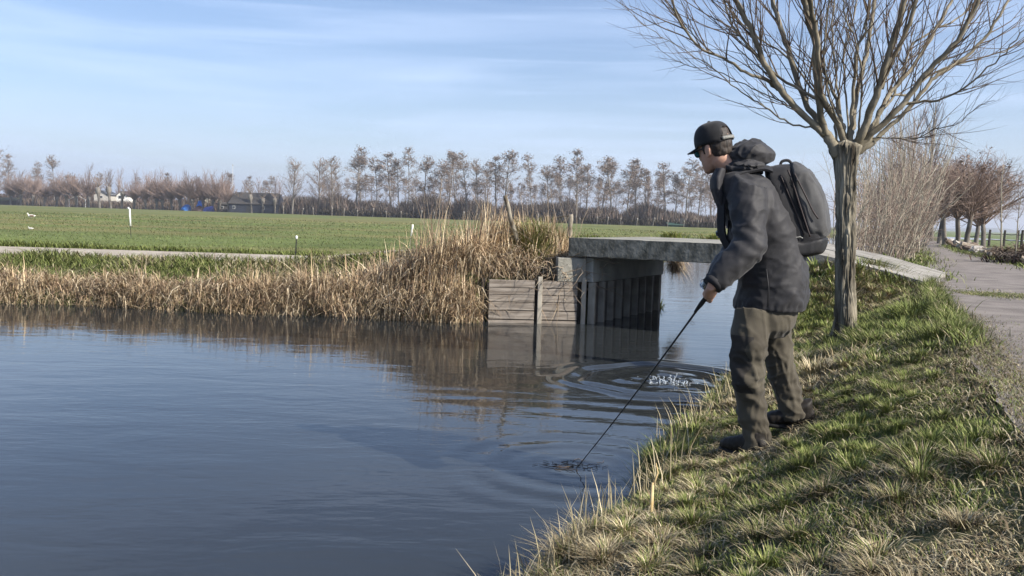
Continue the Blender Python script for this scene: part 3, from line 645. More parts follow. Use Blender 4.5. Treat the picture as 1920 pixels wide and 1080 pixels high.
# ---------------- far buildings ----------------
def house(name,x0,x1,ybase,yeave,yridge,extra,wallc,roofc,label,cat,hip=0,wins=(),depth=6,gable=False,roofcol2=None,door=None):
    xc=(x0+x1)/2; d=edge_d(xc)+extra; k=d/FPX; w_=(x1-x0)*k/2; base=U(xc,Hor(xc),d); base.z=.4
    ze=max(.8,(Hor(xc)+1.06/k-yeave)*k); zr=(Hor(xc)+1.06/k-yridge)*k; dy=depth/2
    e=empty(name,base,label,cat,None)
    wmm=mat('wall_'+cat+'_%.2f_%.2f'%(wallc[0],wallc[2]),wallc,.85,tuple(min(1,a*1.25) for a in wallc),scale=2,bump=.01)
    rmm=mat('roof_'+cat+'_%.2f'%roofc[0],roofc,.85,tuple(a*1.5 for a in roofc),scale=3,bump=.02)
    m1=MB(); m1.box((0,0,ze/2-.3),(w_,dy,ze/2+.3))
    if gable: m1.add([(-w_,-dy,ze),(w_,-dy,ze),(0,-dy,zr-.15),(-w_,dy,ze),(w_,dy,ze),(0,dy,zr-.15)],[[0,1,4,3]],[[0,1,2],[3,5,4]])
    else: m1.add([(-w_,-dy,ze),(-w_,dy,ze),(-w_,0,zr-.1),(w_,-dy,ze),(w_,dy,ze),(w_,0,zr-.1)],(),[[0,2,1],[3,4,5]])
    m1.build('wall',wmm,e); r=MB(); o_=.35
    if gable:
        for s in(-1,1):
            a=[(s*(w_+o_),-dy-o_,ze-.25),(0,-dy-o_,zr),(0,dy+o_,zr),(s*(w_+o_),dy+o_,ze-.25)]; bq=[(p[0],p[1],p[2]-.14) for p in a]
            r.add(a+bq,[[0,1,2,3],[4,7,6,5],[0,4,5,1],[1,5,6,2],[2,6,7,3],[3,7,4,0]])
    else:
        for s in(-1,1):
            a=[(-w_-o_,s*(dy+o_),ze-.2),(w_+o_,s*(dy+o_),ze-.2),(w_+o_-hip,0,zr),(-w_-o_+hip,0,zr)]; bq=[(p[0],p[1],p[2]-.14) for p in a]
            r.add(a+bq,[[0,1,2,3],[4,7,6,5],[0,4,5,1],[1,5,6,2],[2,6,7,3],[3,7,4,0]])
    r.build('roof',rmm,e)
    for wx,wzc,hw,hh in wins:
        f=MB(); f.box((wx*w_,-dy-.03,wzc*ze),(hw,.04,hh)); fo=f.build('window',mat('window_frame',(.5,.5,.48),.6),e)
        f=MB(); f.box((wx*w_,-dy-.08,wzc*ze),(hw*.78,.02,hh*.8)); f.build('pane',mat('window_glass',(.03,.035,.04),.1,spec=.6),fo)
    if door:
        f=MB(); f.box((door*w_,-dy-.03,1.0),(.55,.04,1.0)); f.build('door',mat('dark_door',(.03,.03,.03),.6),e)
    return e,w_,ze,zr,dy
house('barn',438,527,400,381,361,4,(.022,.026,.038),(.04,.037,.034),'long black timber barn with a dark pitched roof at the far field edge','barn',wins=[(-.8,.55,.35,.45),(.42,.55,.35,.45)],depth=8,door=-.2,hip=.8)
house('shed',412,437,398,381,379,5,(.07,.065,.06),(.06,.055,.05),'low grey brown shed touching the left side of the black barn','shed',depth=4,wins=[(-.3,.55,.4,.35)])
house('shed',0,36,384,374,370,2,(.05,.045,.04),(.12,.11,.06),'low open shed with a mossy roof at the left edge of the photo','shed',depth=4)
house('house',386,404,385,359,346,45,(.48,.44,.33),(.05,.055,.065),'cream house with a steep slate roof behind the blue tarps','house',wins=[(-.3,.7,.4,.6),(.4,.7,.4,.6)],depth=7,hip=0)
house('house',185,212,385,364,357,25,(.42,.40,.36),(.05,.045,.05),'white gabled house with a dark low roof, left of its white neighbour','house',wins=[(0,.8,.6,.35)],depth=7,gable=True)
e,w_,ze,zr,dy=house('house',227,246,385,366,358,30,(.68,.67,.63),(.06,.045,.045),'bright white gabled house with two dark windows, right of its white neighbour','house',wins=[(-.35,.85,.5,.5),(.3,.85,.5,.5)],depth=7,gable=True)
house('house',528,585,402,384,368,30,(.16,.15,.14),(.12,.125,.135),'grey roofed house behind the broad bare tree beside the barn','house',wins=[(.5,.6,.4,.4)],depth=8)
house('house',798,842,410,392,378,35,(.15,.10,.08),(.07,.055,.05),'brown roofed cottage half hidden behind the tall tree row','house',wins=[(.6,.6,.4,.4)],depth=8)
house('shed',1252,1290,424,419,417,4,(.02,.06,.045),(.03,.06,.05),'low dark green shed at the foot of the tall trees','shed',depth=3,door=.3)
def frameh():
    d=edge_d(145)+3; k=d/FPX; b0=U(145,Hor(145),d); b0.z=.4; e=empty('greenhouse_frame',b0,'pale open greenhouse frame standing between the reddish pollards','greenhouse')
    for sx in(-2.6,2.6,0):
        m_=MB(); m_.tube([(sx,0,0),(sx,0,2.6 if sx else 3.9)],.10,6); m_.build('post',white,e)
    m_=MB(); m_.tube([(-2.8,0,2.5),(0,0,3.95),(2.8,0,2.5)],.09,6); m_.build('rafter',white,e)
frameh()
# flagpole
d=edge_d(436)+1; b0=U(436,Hor(436),d); b0.z=.4
e=empty('flagpole',b0,'tall white flagpole without a flag at the left gable of the black barn','flagpole'); hh=(Hor(436)-311)/FPX*d+1.1
m_=MB(); m_.tube([(0,0,0),(0,0,hh*.5),(0,0,hh)],[.10,.085,.05],8); m_.build('pole',mat('pole_grey',(.42,.42,.41),.6),e,smooth=True); m_=MB(); m_.ell((0,0,hh+.1),(.14,.14,.14),10,8); m_.build('finial',mat('gilt',(.3,.22,.1),.4),e)
# blue tarps
def tarp(x0,x1,y0,y1,c,label,extra,seed):
    xc=(x0+x1)/2; d=edge_d(xc)+extra; k=d/FPX; b0=U(xc,Hor(xc),d); b0.z=.4; ht=(edge_y(xc)-y0)*k; lift=(edge_y(xc)-y1)*k
    m_=MB(); m_.ell((0,0,0),((x1-x0)*k/2,1.6,ht-lift),28,20); V=m_.V[0]; rr_=np.random.default_rng(seed)
    V[:,2]=np.maximum(V[:,2],0)+lift; V+=(vn3(V*1.3+seed,4)[:,None]-.5)*.55; q=m_.build('tarpaulin',mat('tarp_'+str(seed),c,.45,tuple(min(1,a*1.3) for a in c),scale=3,spec=.5),smooth=True,loc=None); q.location=b0; tag(q,label,'tarpaulin','blue tarpaulins left of the barn')
tarp(340,362,383,395,(.03,.14,.42),'mid blue tarpaulin over a square heap, leftmost of the blue tarps',-1,1)
tarp(369,382,375,388,(.02,.18,.75),'bright blue tarpaulin dome standing highest of the blue tarps',2,2)
tarp(380,403,386,398,(.02,.035,.16),'dark navy tarpaulin sloping down on the right of the blue tarps',-1.5,3)
tarp(362,384,386,395,(.10,.06,.05),'brown covered heap under the bright blue tarpaulin',-.5,4)
# birds in the field
def bird(px,py,L_,label,brown):
    p=G(px,py,.5); e=empty('goose',p,label,'goose','geese resting in the field',rz=.3); s=L_
    bw=mat('goose_white',(.72,.70,.66),.8); bb=mat('goose_brown',(.16,.11,.08),.8)
    m_=MB(); m_.ell((0,0,.35*s),(.5*s,.25*s,.24*s),14,10); m_.ell((.42*s,0,.40*s),(.22*s,.1*s,.1*s),10,8); m_.tube([(-.35*s,0,.42*s),(-.5*s,0,.6*s),(-.52*s,0,.72*s)],[.13*s,.08*s,.07*s],8); m_.ell((-.55*s,0,.76*s),(.10*s,.075*s,.075*s),10,8); m_.tube([(-.63*s,0,.75*s),(-.74*s,0,.73*s)],[.03*s,.012*s],6)
    for y in(-.08,.08): m_.tube([(0,y*s,.2*s),(0,y*s,-.02)],.02*s,5)
    me=remeshed(m_,'goose',.028*s,1); o=link('body',me,bw,e)
    m_=MB()
    for y in(-.22,.22): m_.ell((.08*s,y*s,.38*s),(.38*s,.06*s,.15*s),12,8)
    m_.build('wing',bb if brown else mat('goose_grey',(.45,.44,.42),.8),e,smooth=True)
bird(59,409,.42,'white and brown goose sitting farther out in the field',True)
bird(58,431,.15,'tiny white gull standing in the field nearer the gravel path',False)
# ---------------- far hills ----------------
V=[];nh=60
for i in range(nh):
    x=1780+i*4.0; p=U(x,Hor(x),2600); hh=0
    hgt=max(0,(6*math.exp(-((x-1872)/26)**2)+3.0*math.exp(-((x-1925)/40)**2)+3*math.exp(-((x-1810)/20)**2)+.6*math.sin(x*.21)))/FPX*2600
    V+=[(p.x,p.y,-1),(p.x,p.y,hgt+1.5+.3),(p.x,p.y+500,hgt*.4)]
Q=[]
for i in range(nh-1): a=i*3;Q+=[[a,a+3,a+4,a+1],[a+1,a+4,a+5,a+2]]
o=link('hills',mesh_np('hills',V,Q,None,None,True),mat('hill_mat',(.05,.075,.06),1,(.08,.10,.08),scale=.01)); tag(o,kind='structure')
# ---------------- lane side: shrubs, trees, fence, rubble, car ----------------
def gz(x,y): return float(hland(np.array([float(x)]),np.array([float(y)]))[0])
def mk_shrub(seed,H):
    rd=np.random.default_rng(seed); st=[];tw=MB()
    for k in range(15):
        a=rd.random()*6.283; l=H*(.55+.5*rd.random()); m_=MB()
        P,_=wander((rd.normal(0,.16),rd.normal(0,.16),-.1),(math.cos(a),math.sin(a),rd.uniform(1.6,6)),l,9,.11,.02,rd); r_=np.linspace(.026,.006,10)*H/4*rd.uniform(.6,1.2); m_.tube(P,r_,5); st.append(m_.mesh('stem',True))
        twigset(tw,P,r_,rd,15,l*.26,R(48),.0085,up=.03,curl=.16,n=5,sides=3,t0=.10,sub=3)
    return st,tw.mesh('twigs')
SH=[mk_shrub(300+k,4) for k in range(3)]
for st,tw in SH:
    for q in st: q.materials.append(pale_m)
    tw.materials.append(mat('shrub_twig',(.22,.16,.13),.9,(.34,.27,.21),scale=3))
shr=[(5.35,16.2,2.5),(5.9,16.9,3.0),(6.6,17.6,3.0),(7.2,18.3,3.1),(7.7,19.2,3.4),(8.35,19.9,3.2),(8.95,20.5,3.3),(8.6,21.2,3.8),(9.3,22.4,3.9),(10.0,23.4,4.2),(10.5,25.0,4.4),(11.4,26.0,4.3),(12.2,28.0,4.8),(13.4,30.5,5.0),(14.9,34,5.4),(16.4,38,5.6)]
for i,(x,y,h) in enumerate(shr):
    e=empty('bare_shrub',(x,y,gz(x,y)),'bare many stemmed shrub, %s from the bridge in the thicket left of the lane'%ordw(i),'shrub','bare shrubs left of the lane',random.random()*6.28)
    e.scale=(h/4*.75,h/4*.75,h/4); st,tw=SH[i%3]
    for q in st: link('stem',q,None,e)
    link('twigs',tw,None,e)
def lane_tree(kind,px,d,top,label,group,v,wide=1,cat='tree'):
    p=U(px,Hor(px),d); z=gz(p.x,p.y); h=(Hor(px)-top)/FPX*d+1.55-z; put_tree(kind,v,(p.x,p.y,z),h,label,cat,group,wide=wide)
lt=[(1748,62,285),(1762,52,275),(1774,47,270),(1797,39,262),(1811,38,255),(1845,41,272),(1832,50,285),(1736,75,318),(1741,84,322),(1729,95,335),(1722,110,345),(1716,125,352),(1690,60,300),(1686,80,330),(1696,105,350),(1680,70,310),(1704,135,360),(1712,150,365),(1700,150,370),(1720,140,362),(1728,120,352),(1690,95,345)]
for i,(px,d,top) in enumerate(lt):
    if 1690<=px<1712 and d<130: px=1688
    lane_tree('round',px,d,top,'round crowned bare tree, %s of the trees along the far lane beside the woodpiles'%ordw(i),'round crowned trees along the lane',i,wide=1.15)
lane_tree('sapling',1879,26,298,'slender pale young tree standing right of the lane beside the brushwood','young trees right of the lane',0)
lane_tree('sapling',1907,24,345,'shorter thin young tree at the right edge of the photo','young trees right of the lane',1)
lane_tree('poplar',1700,36,215,'narrow upright bare tree with its top above the lane thicket, left of its twin','narrow upright trees in the thicket',0,wide=1.3)
lane_tree('poplar',1735,40,190,'tallest narrow upright bare tree above the lane thicket','narrow upright trees in the thicket',1,wide=1.3)
lane_tree('poplar',1668,34,262,'low narrow upright bare tree nearest the pollard trunk in the thicket','narrow upright trees in the thicket',0,wide=1.4)
# fence right of the lane
fp=[(1817,80),(1832,76),(1856,78),(1884,80),(1909,76),(1917,70)]
p0=U(1832,Hor(1832),76); e=empty('field_fence',(p0.x,p0.y,.2),'dark timber post and rail fence in the field right of the lane','fence'); pts=[]
for px,d in fp:
    p=U(px,Hor(px),d); z=gz(p.x,p.y); q=Vector((p.x-p0.x,p.y-p0.y,z-.2)); pts.append(q); m_=MB(); m_.tube([q-Vector((0,0,.2)),q+Vector((0,0,.8)),q+Vector((.03,0,1.45))],[.11,.10,.09],7); m_.build('post',dark,e)
for a,b_ in zip(pts[:-1],pts[1:]):
    for hz_ in(.6,1.1): m_=MB(); m_.tube([a+Vector((0,0,hz_)),(a+b_)/2+Vector((0,0,hz_-.05)),b_+Vector((0,0,hz_))],.035,5); m_.build('rail',dark,e)
# rubble and cut wood along the lane
logm=[mat('cut_wood',(.22,.17,.12),.9,(.46,.40,.32),scale=6,bump=.01),mat('dark_log',(.07,.05,.038),.9,(.17,.13,.10),scale=6,bump=.01),mat('grey_rubble',(.24,.22,.20),.9,(.42,.40,.37),scale=5,bump=.01)]
chunks=[]
for k in range(6):
    rd=np.random.default_rng(400+k); m_=MB()
    if k<4: m_.tube([(-.5,0,0),(-.2,.02,.02),(.1,-.02,0),(.5,.03,.03)],[.15,.17,.15,.12] if k<2 else [.08,.07,.07,.05],8)
    else: m_.ell((0,0,0),(.32,.24,.17),10,7)
    V=m_.V[0]; V+=rd.normal(0,.018,V.shape); chunks.append(m_.mesh('wood_chunk'))
for k in range(62):
    y=19+41*(k/62)**1.15+random.uniform(-.4,.4); x=np.interp(y,RY,RR)+random.uniform(.25,1.5)*min(1.3,y/30); s=random.uniform(.35,.8)*(.45+y/60)
    o=bpy.data.objects.new('wood_chunk',chunks[k%6]); COL.objects.link(o); o.location=(x,y,gz(x,y)+.06+.14*random.random()); o.rotation_euler=(random.uniform(-.5,.5),random.uniform(-.5,.5),random.random()*6.28); o.scale=(s,s,s)
    if not o.data.materials: o.data.materials.append(logm[k%3])
    tag(o,['pale cut log','dark bark log','grey rubble lump'][k%3]+' in the heap by the lane, %s from its near end'%ordw(k),'wood chunk','cut wood and rubble along the lane')
def brush(x,y,n,sx,sy,h,label,nm='brushwood_pile',cols=((.18,.13,.09),(.24,.19,.13),(.09,.065,.05))):
    a=rng.normal(0,1,(n,2))*[sx,sy]; P=np.zeros((n,3)); P[:,0]=x+a[:,0]; P[:,1]=y+a[:,1]; P[:,2]=hland(P[:,0],P[:,1])+rng.random(n)*h*np.exp(-(a[:,0]/sx)**2*.5)
    C=np.array(cols)[rng.integers(0,len(cols),n)]*rng.uniform(.6,1.3,(n,1))
    o=link(nm,blades(nm,P,rng.uniform(.2,.6,n),rng.random(n)*6.283,1.8,.035,C,veg,droop=.7)); tag(o,label,'brushwood'); return o
brush(13.9,24.6,500,.5,.5,.3,'brown brushwood pile left of the young trees right of the lane')
brush(11.9,20.6,420,.5,.4,.16,'dark low brushwood pile at the right edge of the photo beside the lane',cols=((.07,.05,.04),(.12,.10,.08)))
# parked / driving car
cp=U(1708,Hor(1708),122); cz=.39
car=empty('car',(cp.x,cp.y,cz),'dark grey car driving toward the viewer on the far bend of the lane','car',rz=math.atan2(-.42,-1)+R(90)+R(8))
cpaint=mat('car_paint',(.035,.04,.05),.25,spec=.6); cgl=mat('car_glass',(.02,.025,.03),.05,spec=.8); tyre=mat('tyre',(.015,.015,.015),.8); chrome=mat('chrome',(.6,.6,.6),.2,metal=1)
m_=MB()
for prof,hw in (([(-2.1,.3),(-2.15,.62),(-2.05,.86),(-1.0,.98),(1.2,1.0),(2.05,.92),(2.15,.6),(2.1,.3)],.88),):
    rings=[]
    for f in(-1,-.93,.93,1):
        sc_=.93 if abs(f)==1 else 1; rings.append([(x*sc_,f*hw,z*sc_+.02) for x,z in prof])
    V=np.array(rings).reshape(-1,3); n_=len(prof); Q=[[i*n_+j,i*n_+(j+1)%n_,(i+1)*n_+(j+1)%n_,(i+1)*n_+j] for i in range(3) for j in range(n_)]
    m_.add(V,Q); c0=len(V); m_.add([(*V[:n_].mean(0),),(*V[-n_:].mean(0),)]); m_.T.append(np.array([[c0,(j+1)%n_,j] for j in range(n_)]+[[c0+1,3*n_+j,3*n_+(j+1)%n_] for j in range(n_)]))
m_.build('body',cpaint,car)
m_=MB(); m_.add([(-1.15,-.78,.96),(1.5,-.78,.98),(1.0,-.62,1.42),(-.35,-.62,1.45),(-1.15,.78,.96),(1.5,.78,.98),(1.0,.62,1.42),(-.35,.62,1.45)],[[0,1,2,3],[4,7,6,5],[3,2,6,7],[1,5,6,2],[0,3,7,4]]); cb=m_.build('cabin',cpaint,car)
m_=MB(); m_.add([(-1.14,-.68,1.0),(-.42,-.56,1.40),(-.42,.56,1.40),(-1.14,.68,1.0)],[[0,1,2,3]]); m_.V[0]+=np.array([-.035,0,.02]); m_.build('windscreen',cgl,car)
for sy in(-1,1):
    m_=MB(); m_.add([(-.95,sy*.80,1.02),(1.3,sy*.80,1.02),(.9,sy*.66,1.37),(-.3,sy*.66,1.38)],[[0,1,2,3]]); m_.build('side_window',cgl,car)
    for sx in(-1.3,1.35):
        m_=MB(); m_.tube([(sx,sy*.70,.32),(sx,sy*.90,.32)],.32,18); o=m_.build('wheel',tyre,car); m_=MB(); m_.tube([(sx,sy*.88,.32),(sx,sy*.915,.32)],.19,14); m_.build('rim',chrome,o)
    hl=bpy.data.materials.get('headlamp_glint') or bpy.data.materials.new('headlamp_glint'); hl.use_nodes=True; hl.node_tree.nodes['Principled BSDF'].inputs['Emission Color'].default_value=(1,1,.97,1); hl.node_tree.nodes['Principled BSDF'].inputs['Emission Strength'].default_value=(.4 if sy>0 else 0.4)  # emission paints a sun glint on the lamp glass, stronger on one side
    if sy<0: hl2=hl.copy(); hl2.node_tree.nodes['Principled BSDF'].inputs['Emission Strength'].default_value=6; hl=hl2
    m_=MB(); m_.ell((-2.08,sy*.62,.72),(.07,.22,.13),12,8); m_.build('headlight',hl,car)
m_=MB(); m_.box((-2.14,0,.42),(.03,.45,.10)); m_.build('grille',tyre,car)
m_=MB(); m_.box((-2.16,0,.52),(.02,.26,.055)); m_.build('number_plate',mat('plate_yellow',(.6,.45,.05),.5),car)
# ---------------- grass of the near bank ----------------
gr=mat('grass_blade',(0,0,0),.75,attr=True,scale=3,spec=.2)
GREEN=np.array([(.125,.155,.038),(.175,.205,.060),(.10,.128,.032),(.225,.235,.085)])
DRY=np.array([(.42,.36,.22),(.33,.28,.16),(.52,.45,.30),(.27,.21,.12),(.20,.15,.09)])
def near_pts(n,y0,y1,pw=1.0,pad=-.03,rside=.12):
    y=y0+(y1-y0)*rng.random(n)**pw; l=XR(y); r=np.interp(y,RY,RL); x=l+pad+(r+rside-l-pad)*rng.random(n); return x,y
def clumped(x,y,sp,frac,seed):
    # pull a share of the points to tuft centres
    gx=np.round(x/sp+.35*(vn2(x*9,y*9,seed)-.5)); gy=np.round(y/sp+.35*(vn2(y*9,x*9,seed)-.5))
    cx_=(gx+(_h(gx,gy,gx*0+1)-.5)*.9)*sp; cy_=(gy+(_h(gx,gy,gx*0+2)-.5)*.9)*sp; on=_h(gx,gy,gx*0+5)<frac
    r_=np.abs(rng.normal(0,.22,len(x)))*sp; a=rng.random(len(x))*6.283
    return np.where(on,cx_+np.cos(a)*r_,x),np.where(on,cy_+np.sin(a)*r_,y),on,np.where(on,np.arctan2(np.sin(a),np.cos(a)),a),r_/sp,_h(gx,gy,gx*0+9)
MANF=[]
for px,py in((1400,856),(1492,802)):
    q=G(px,py,.35)
    for _ in range(8): q=G(px,py,gz(q.x,q.y))
    MANF.append((q.x,q.y))
def bank_grass(name,n,y0,y1,pw,hmin,hmax,W,seed,wmul=1):
    x,y=near_pts(n,y0,y1,pw); x,y,on,az,rr_,tid=clumped(x,y,.15,.42,seed)
    s1=(x-XR(y))*.91; keep=s1>-.05; x,y,on,az,rr_,tid,s1=[q[keep] for q in(x,y,on,az,rr_,tid,s1)]
    u_,v_=bridge_uv(x,y); keep=~((v_>.0)&(u_>2.2)&(u_<5.2)&(v_<3.3)) ; x,y,on,az,rr_,tid,s1=[q[keep] for q in(x,y,on,az,rr_,tid,s1)]
    n=len(x); rl=np.interp(y,RY,RL)
    wet=fb2(x*1.1+3,y*1.1,51,3)                         # greener and drier patches
    green=np.clip(.56+2.2*(wet-.5)+.32*sstep(6,8.5,y)*sstep(.9,1.8,s1)+.25*np.exp(-(s1/.25)**2)-.25*sstep(4.8,3.4,y)*sstep(1.0,2.0,s1)+.35*(tid-.5),.06,.93)
    isg=rng.random(n)<green
    C=np.where(isg[:,None],GREEN[rng.integers(0,4,n)],DRY[rng.integers(0,5,n)])*rng.uniform(.7,1.25,(n,1))*(.75+.5*tid)[:,None]
    bare=fb2(x*1.6,y*1.6,61,3); bare=np.where((np.abs(x-1.0)<.45)&(np.abs(y-5.0)<.5),.75,bare); dens=rng.random(n)>np.clip((bare-.60)*5,0,.9)*(~on)
    edge=sstep(.35,.0,rl-x); dens&=rng.random(n)>edge*.55
    H=rng.uniform(hmin,hmax,n)*(.55+.8*fb2(x*1.3,y*1.3,71,2))*np.where(on,1.25,.8)*(1-.35*edge)*np.where(isg,1,1.05)
    H*=1+.5*np.exp(-(s1/.18)**2)
    for mx_,my_ in MANF: H*=1-.88*np.exp(-((x-mx_+.05)**2*.8+(y-my_+.10)**2)/.035)
    lean=rng.uniform(.15,1.25,n)*np.where(isg,.75,1.2); az=np.where(on,az+rng.normal(0,.5,n),rng.random(n)*6.283)
    P=np.stack([x,y,hland(x,y)-.01],-1)[dens]
    o=link(name,blades(name,P,H[dens],az[dens],lean[dens],(W*rng.uniform(.6,1.4,n)*(y/4.5)**.5)[dens],C[dens],gr,droop=np.where(isg,.12,.28)[dens])); tag(o,kind='stuff'); return o
bank_grass('grass',165000,1.9,6.2,1.15,.028,.085,.0040,1)
bank_grass('grass',75000,5.6,11.6,1.0,.05,.125,.006,2)
bank_grass('grass',9000,11,24,1.2,.10,.22,.012,3)
# matted straw lying on the soil
def straw(n,y0,y1,nm='straw'):
    x,y=near_pts(n,y0,y1,1.1,.05,.25); m_=fb2(x*1.6,y*1.6,61,3)+.3*(((np.abs(x-1.0)<.4)&(np.abs(y-5.1)<.45)))+.15*sstep(.5,-.2,np.interp(y,RY,RL)-x); k=rng.random(n)<np.clip((m_-.42)*4,.08,1); x,y=x[k],y[k]; n=len(x)
    P=np.stack([x,y,hland(x,y)+rng.random(n)*.022],-1); C=DRY[rng.integers(0,5,n)]*rng.uniform(.5,1.15,(n,1))
    a=rng.random(n)*6.283; o=link(nm,blades(nm,P,rng.uniform(.025,.075,n),a,1.5,.0036*rng.uniform(.5,1.7,n),C*.8,gr,droop=.93)); tag(o,kind='stuff')
straw(34000,1.9,10)
# tall dry wisps standing at the water's edge and around
def wisps(n,y0,y1):
    y=rng.uniform(y0,y1,n); x=XR(y)+rng.uniform(-.02,.28,n)**1; P=np.stack([x,y,hland(x,y)-.02],-1); C=DRY[rng.integers(0,3,n)]*rng.uniform(.6,1.1,(n,1))
    o=link('dry_grass',blades('dry_grass',P,rng.uniform(.12,.34,n),rng.random(n)*6.283,rng.uniform(.1,.7,n),.0045,C,gr,droop=.1)); tag(o,kind='stuff')
wisps(700,2.8,11)
# long dry tussocks round the willow foot and below the bridge end
def tussock(cx_,cy_,r_,n,h,cols,seed,nm='grass_tussock',lab=None,W=.006,lean=(.3,1.2)):
    rd=np.random.default_rng(seed); a=rd.random(n)*6.283; q=np.abs(rd.normal(0,.5,n))*r_; x=cx_+np.cos(a)*q; y=cy_+np.sin(a)*q; P=np.stack([x,y,hland(x,y)-.02],-1)
    C=np.array(cols)[rd.integers(0,len(cols),n)]*rd.uniform(.65,1.2,(n,1)); o=link(nm,blades(nm,P,rd.uniform(.5,1.1,n)*h,a+rd.normal(0,.7,n),rd.uniform(lean[0],lean[1],n),W,C,gr,droop=.2)); tag(o,lab,'grass tussock' if lab else None,None if lab is None else 'grass tussocks on the near bank',None if lab else 'stuff'); return o
TUS=[(1530,600,'dry straw coloured tussock left of the pollard trunk',DRY[:4],.22),(1545,560,'tall yellowish tussock under the right end of the bridge',np.vstack([DRY[:2],GREEN[1:2]]),.3),(1640,560,'yellow green tussock right of the pollard trunk below the ramp',np.vstack([DRY[:1],GREEN]),.26),(1110,965,'bright green tussock at the water edge in the lower left of the bank',GREEN,.22),(1235,880,'green tussock at the water edge left of the front boot',GREEN,.2),(1350,745,'dry tussock at the water edge behind the front trouser leg',DRY[:4],.18),(1640,650,'dense green tussock right of the foot of the pollard trunk',GREEN,.18),(1700,600,'large bright green tussock beside the broken road edge',GREEN,.24),(1760,640,'fresh green tussock hanging over the road edge',GREEN[[0,1,3]],.2),(1480,690,'straw tussock beside the rear knee of the angler',DRY[:4],.2)]
for k,(px,py,lab,cols,h) in enumerate(TUS):
    q=G(px,py,.35 if px<1500 else .5)
    for _ in range(4): q=G(px,py,gz(q.x,q.y))
    tussock(q.x,q.y,.28 if py>620 else .4,650,h,cols,500+k,lab=lab,W=.005 if py>620 else .008)
# grass lip over the lane edge, strip across the lane
def strip_grass(n,fx,fy,h,W,cols,nm='grass'):
    t_=rng.random(n); x=fx(t_)+rng.normal(0,.05,n); y=fy(t_)+rng.normal(0,.09,n); P=np.stack([x,y,hland(x,y)+.01],-1); C=np.array(cols)[rng.integers(0,len(cols),n)]*rng.uniform(.7,1.2,(n,1))
    o=link(nm,blades(nm,P,rng.uniform(.4,1,n)*h,rng.random(n)*6.283,rng.uniform(.3,1.3,n),W,C,gr,droop=.2)); tag(o,kind='stuff')
a0=G(1800,548,.86); a1=G(1960,556,.86)
strip_grass(5200,lambda t:a0.x+(a1.x-a0.x)*t+0*t,lambda t:a0.y+(a1.y-a0.y)*t+rng.normal(0,.28,len(t)),.05,.007,np.vstack([GREEN,DRY[:1]]))
strip_grass(5000,lambda t:np.interp(5.5+7*t,RY,RL)+.02,lambda t:5.5+7*t,.15,.006,np.vstack([GREEN,GREEN,DRY[:1]]))
strip_grass(9000,lambda t:np.interp(2.5+5*t,RY,RL)+.08+np.abs(rng.normal(0,.16,len(t))),lambda t:2.5+5*t,.045,.0045,np.vstack([DRY*.7,DRY[3:]*.6,GREEN[:2]]))
strip_grass(16000,lambda t:np.interp(1.8+6*t,RY,RL)+.02+np.abs(rng.normal(0,.09,len(t))),lambda t:1.8+6*t,.05,.0045,np.vstack([DRY*.75,DRY[2:]*.6,GREEN]))
strip_grass(1500,lambda t:np.interp(6+6*t,RY,RL)+.05+np.abs(rng.normal(0,.12,len(t))),lambda t:6+6*t,.04,.005,np.vstack([DRY*.7,GREEN[:1]]))
strip_grass(2500,lambda t:np.interp(12+24*t,RY,RL)-.1+rng.normal(0,.3,2500),lambda t:12+24*t,.16,.014,GREEN)
strip_grass(2500,lambda t:np.interp(14+30*t,RY,RR)+.25+rng.normal(0,.25,2500),lambda t:14+30*t,.13,.016,GREEN)
# soil patch strip in the lane where the slabs meet it
# cut reed stalk
q=G(1219,975,.22); q=G(1219,975,gz(q.x,q.y)); m_=MB(); tp=U(1224,905,q.y)-q; m_.tube([(0,0,-.03),tp*.5,tp],[.012,.009,.006],7); 
m_.tube([tp*.9,tp*.9+Vector((.02,0,.06)),tp*.9+Vector((.012,.01,.10))],[.006,.004,.002],4); o=m_.build('reed_stub',mat('reed_stub_mat',(.50,.36,.16),.8,(.62,.5,.28),scale=20),smooth=True); o.location=q; tag(o,'cream broken reed stub standing in the grass at the lower left of the bank','reed stub')
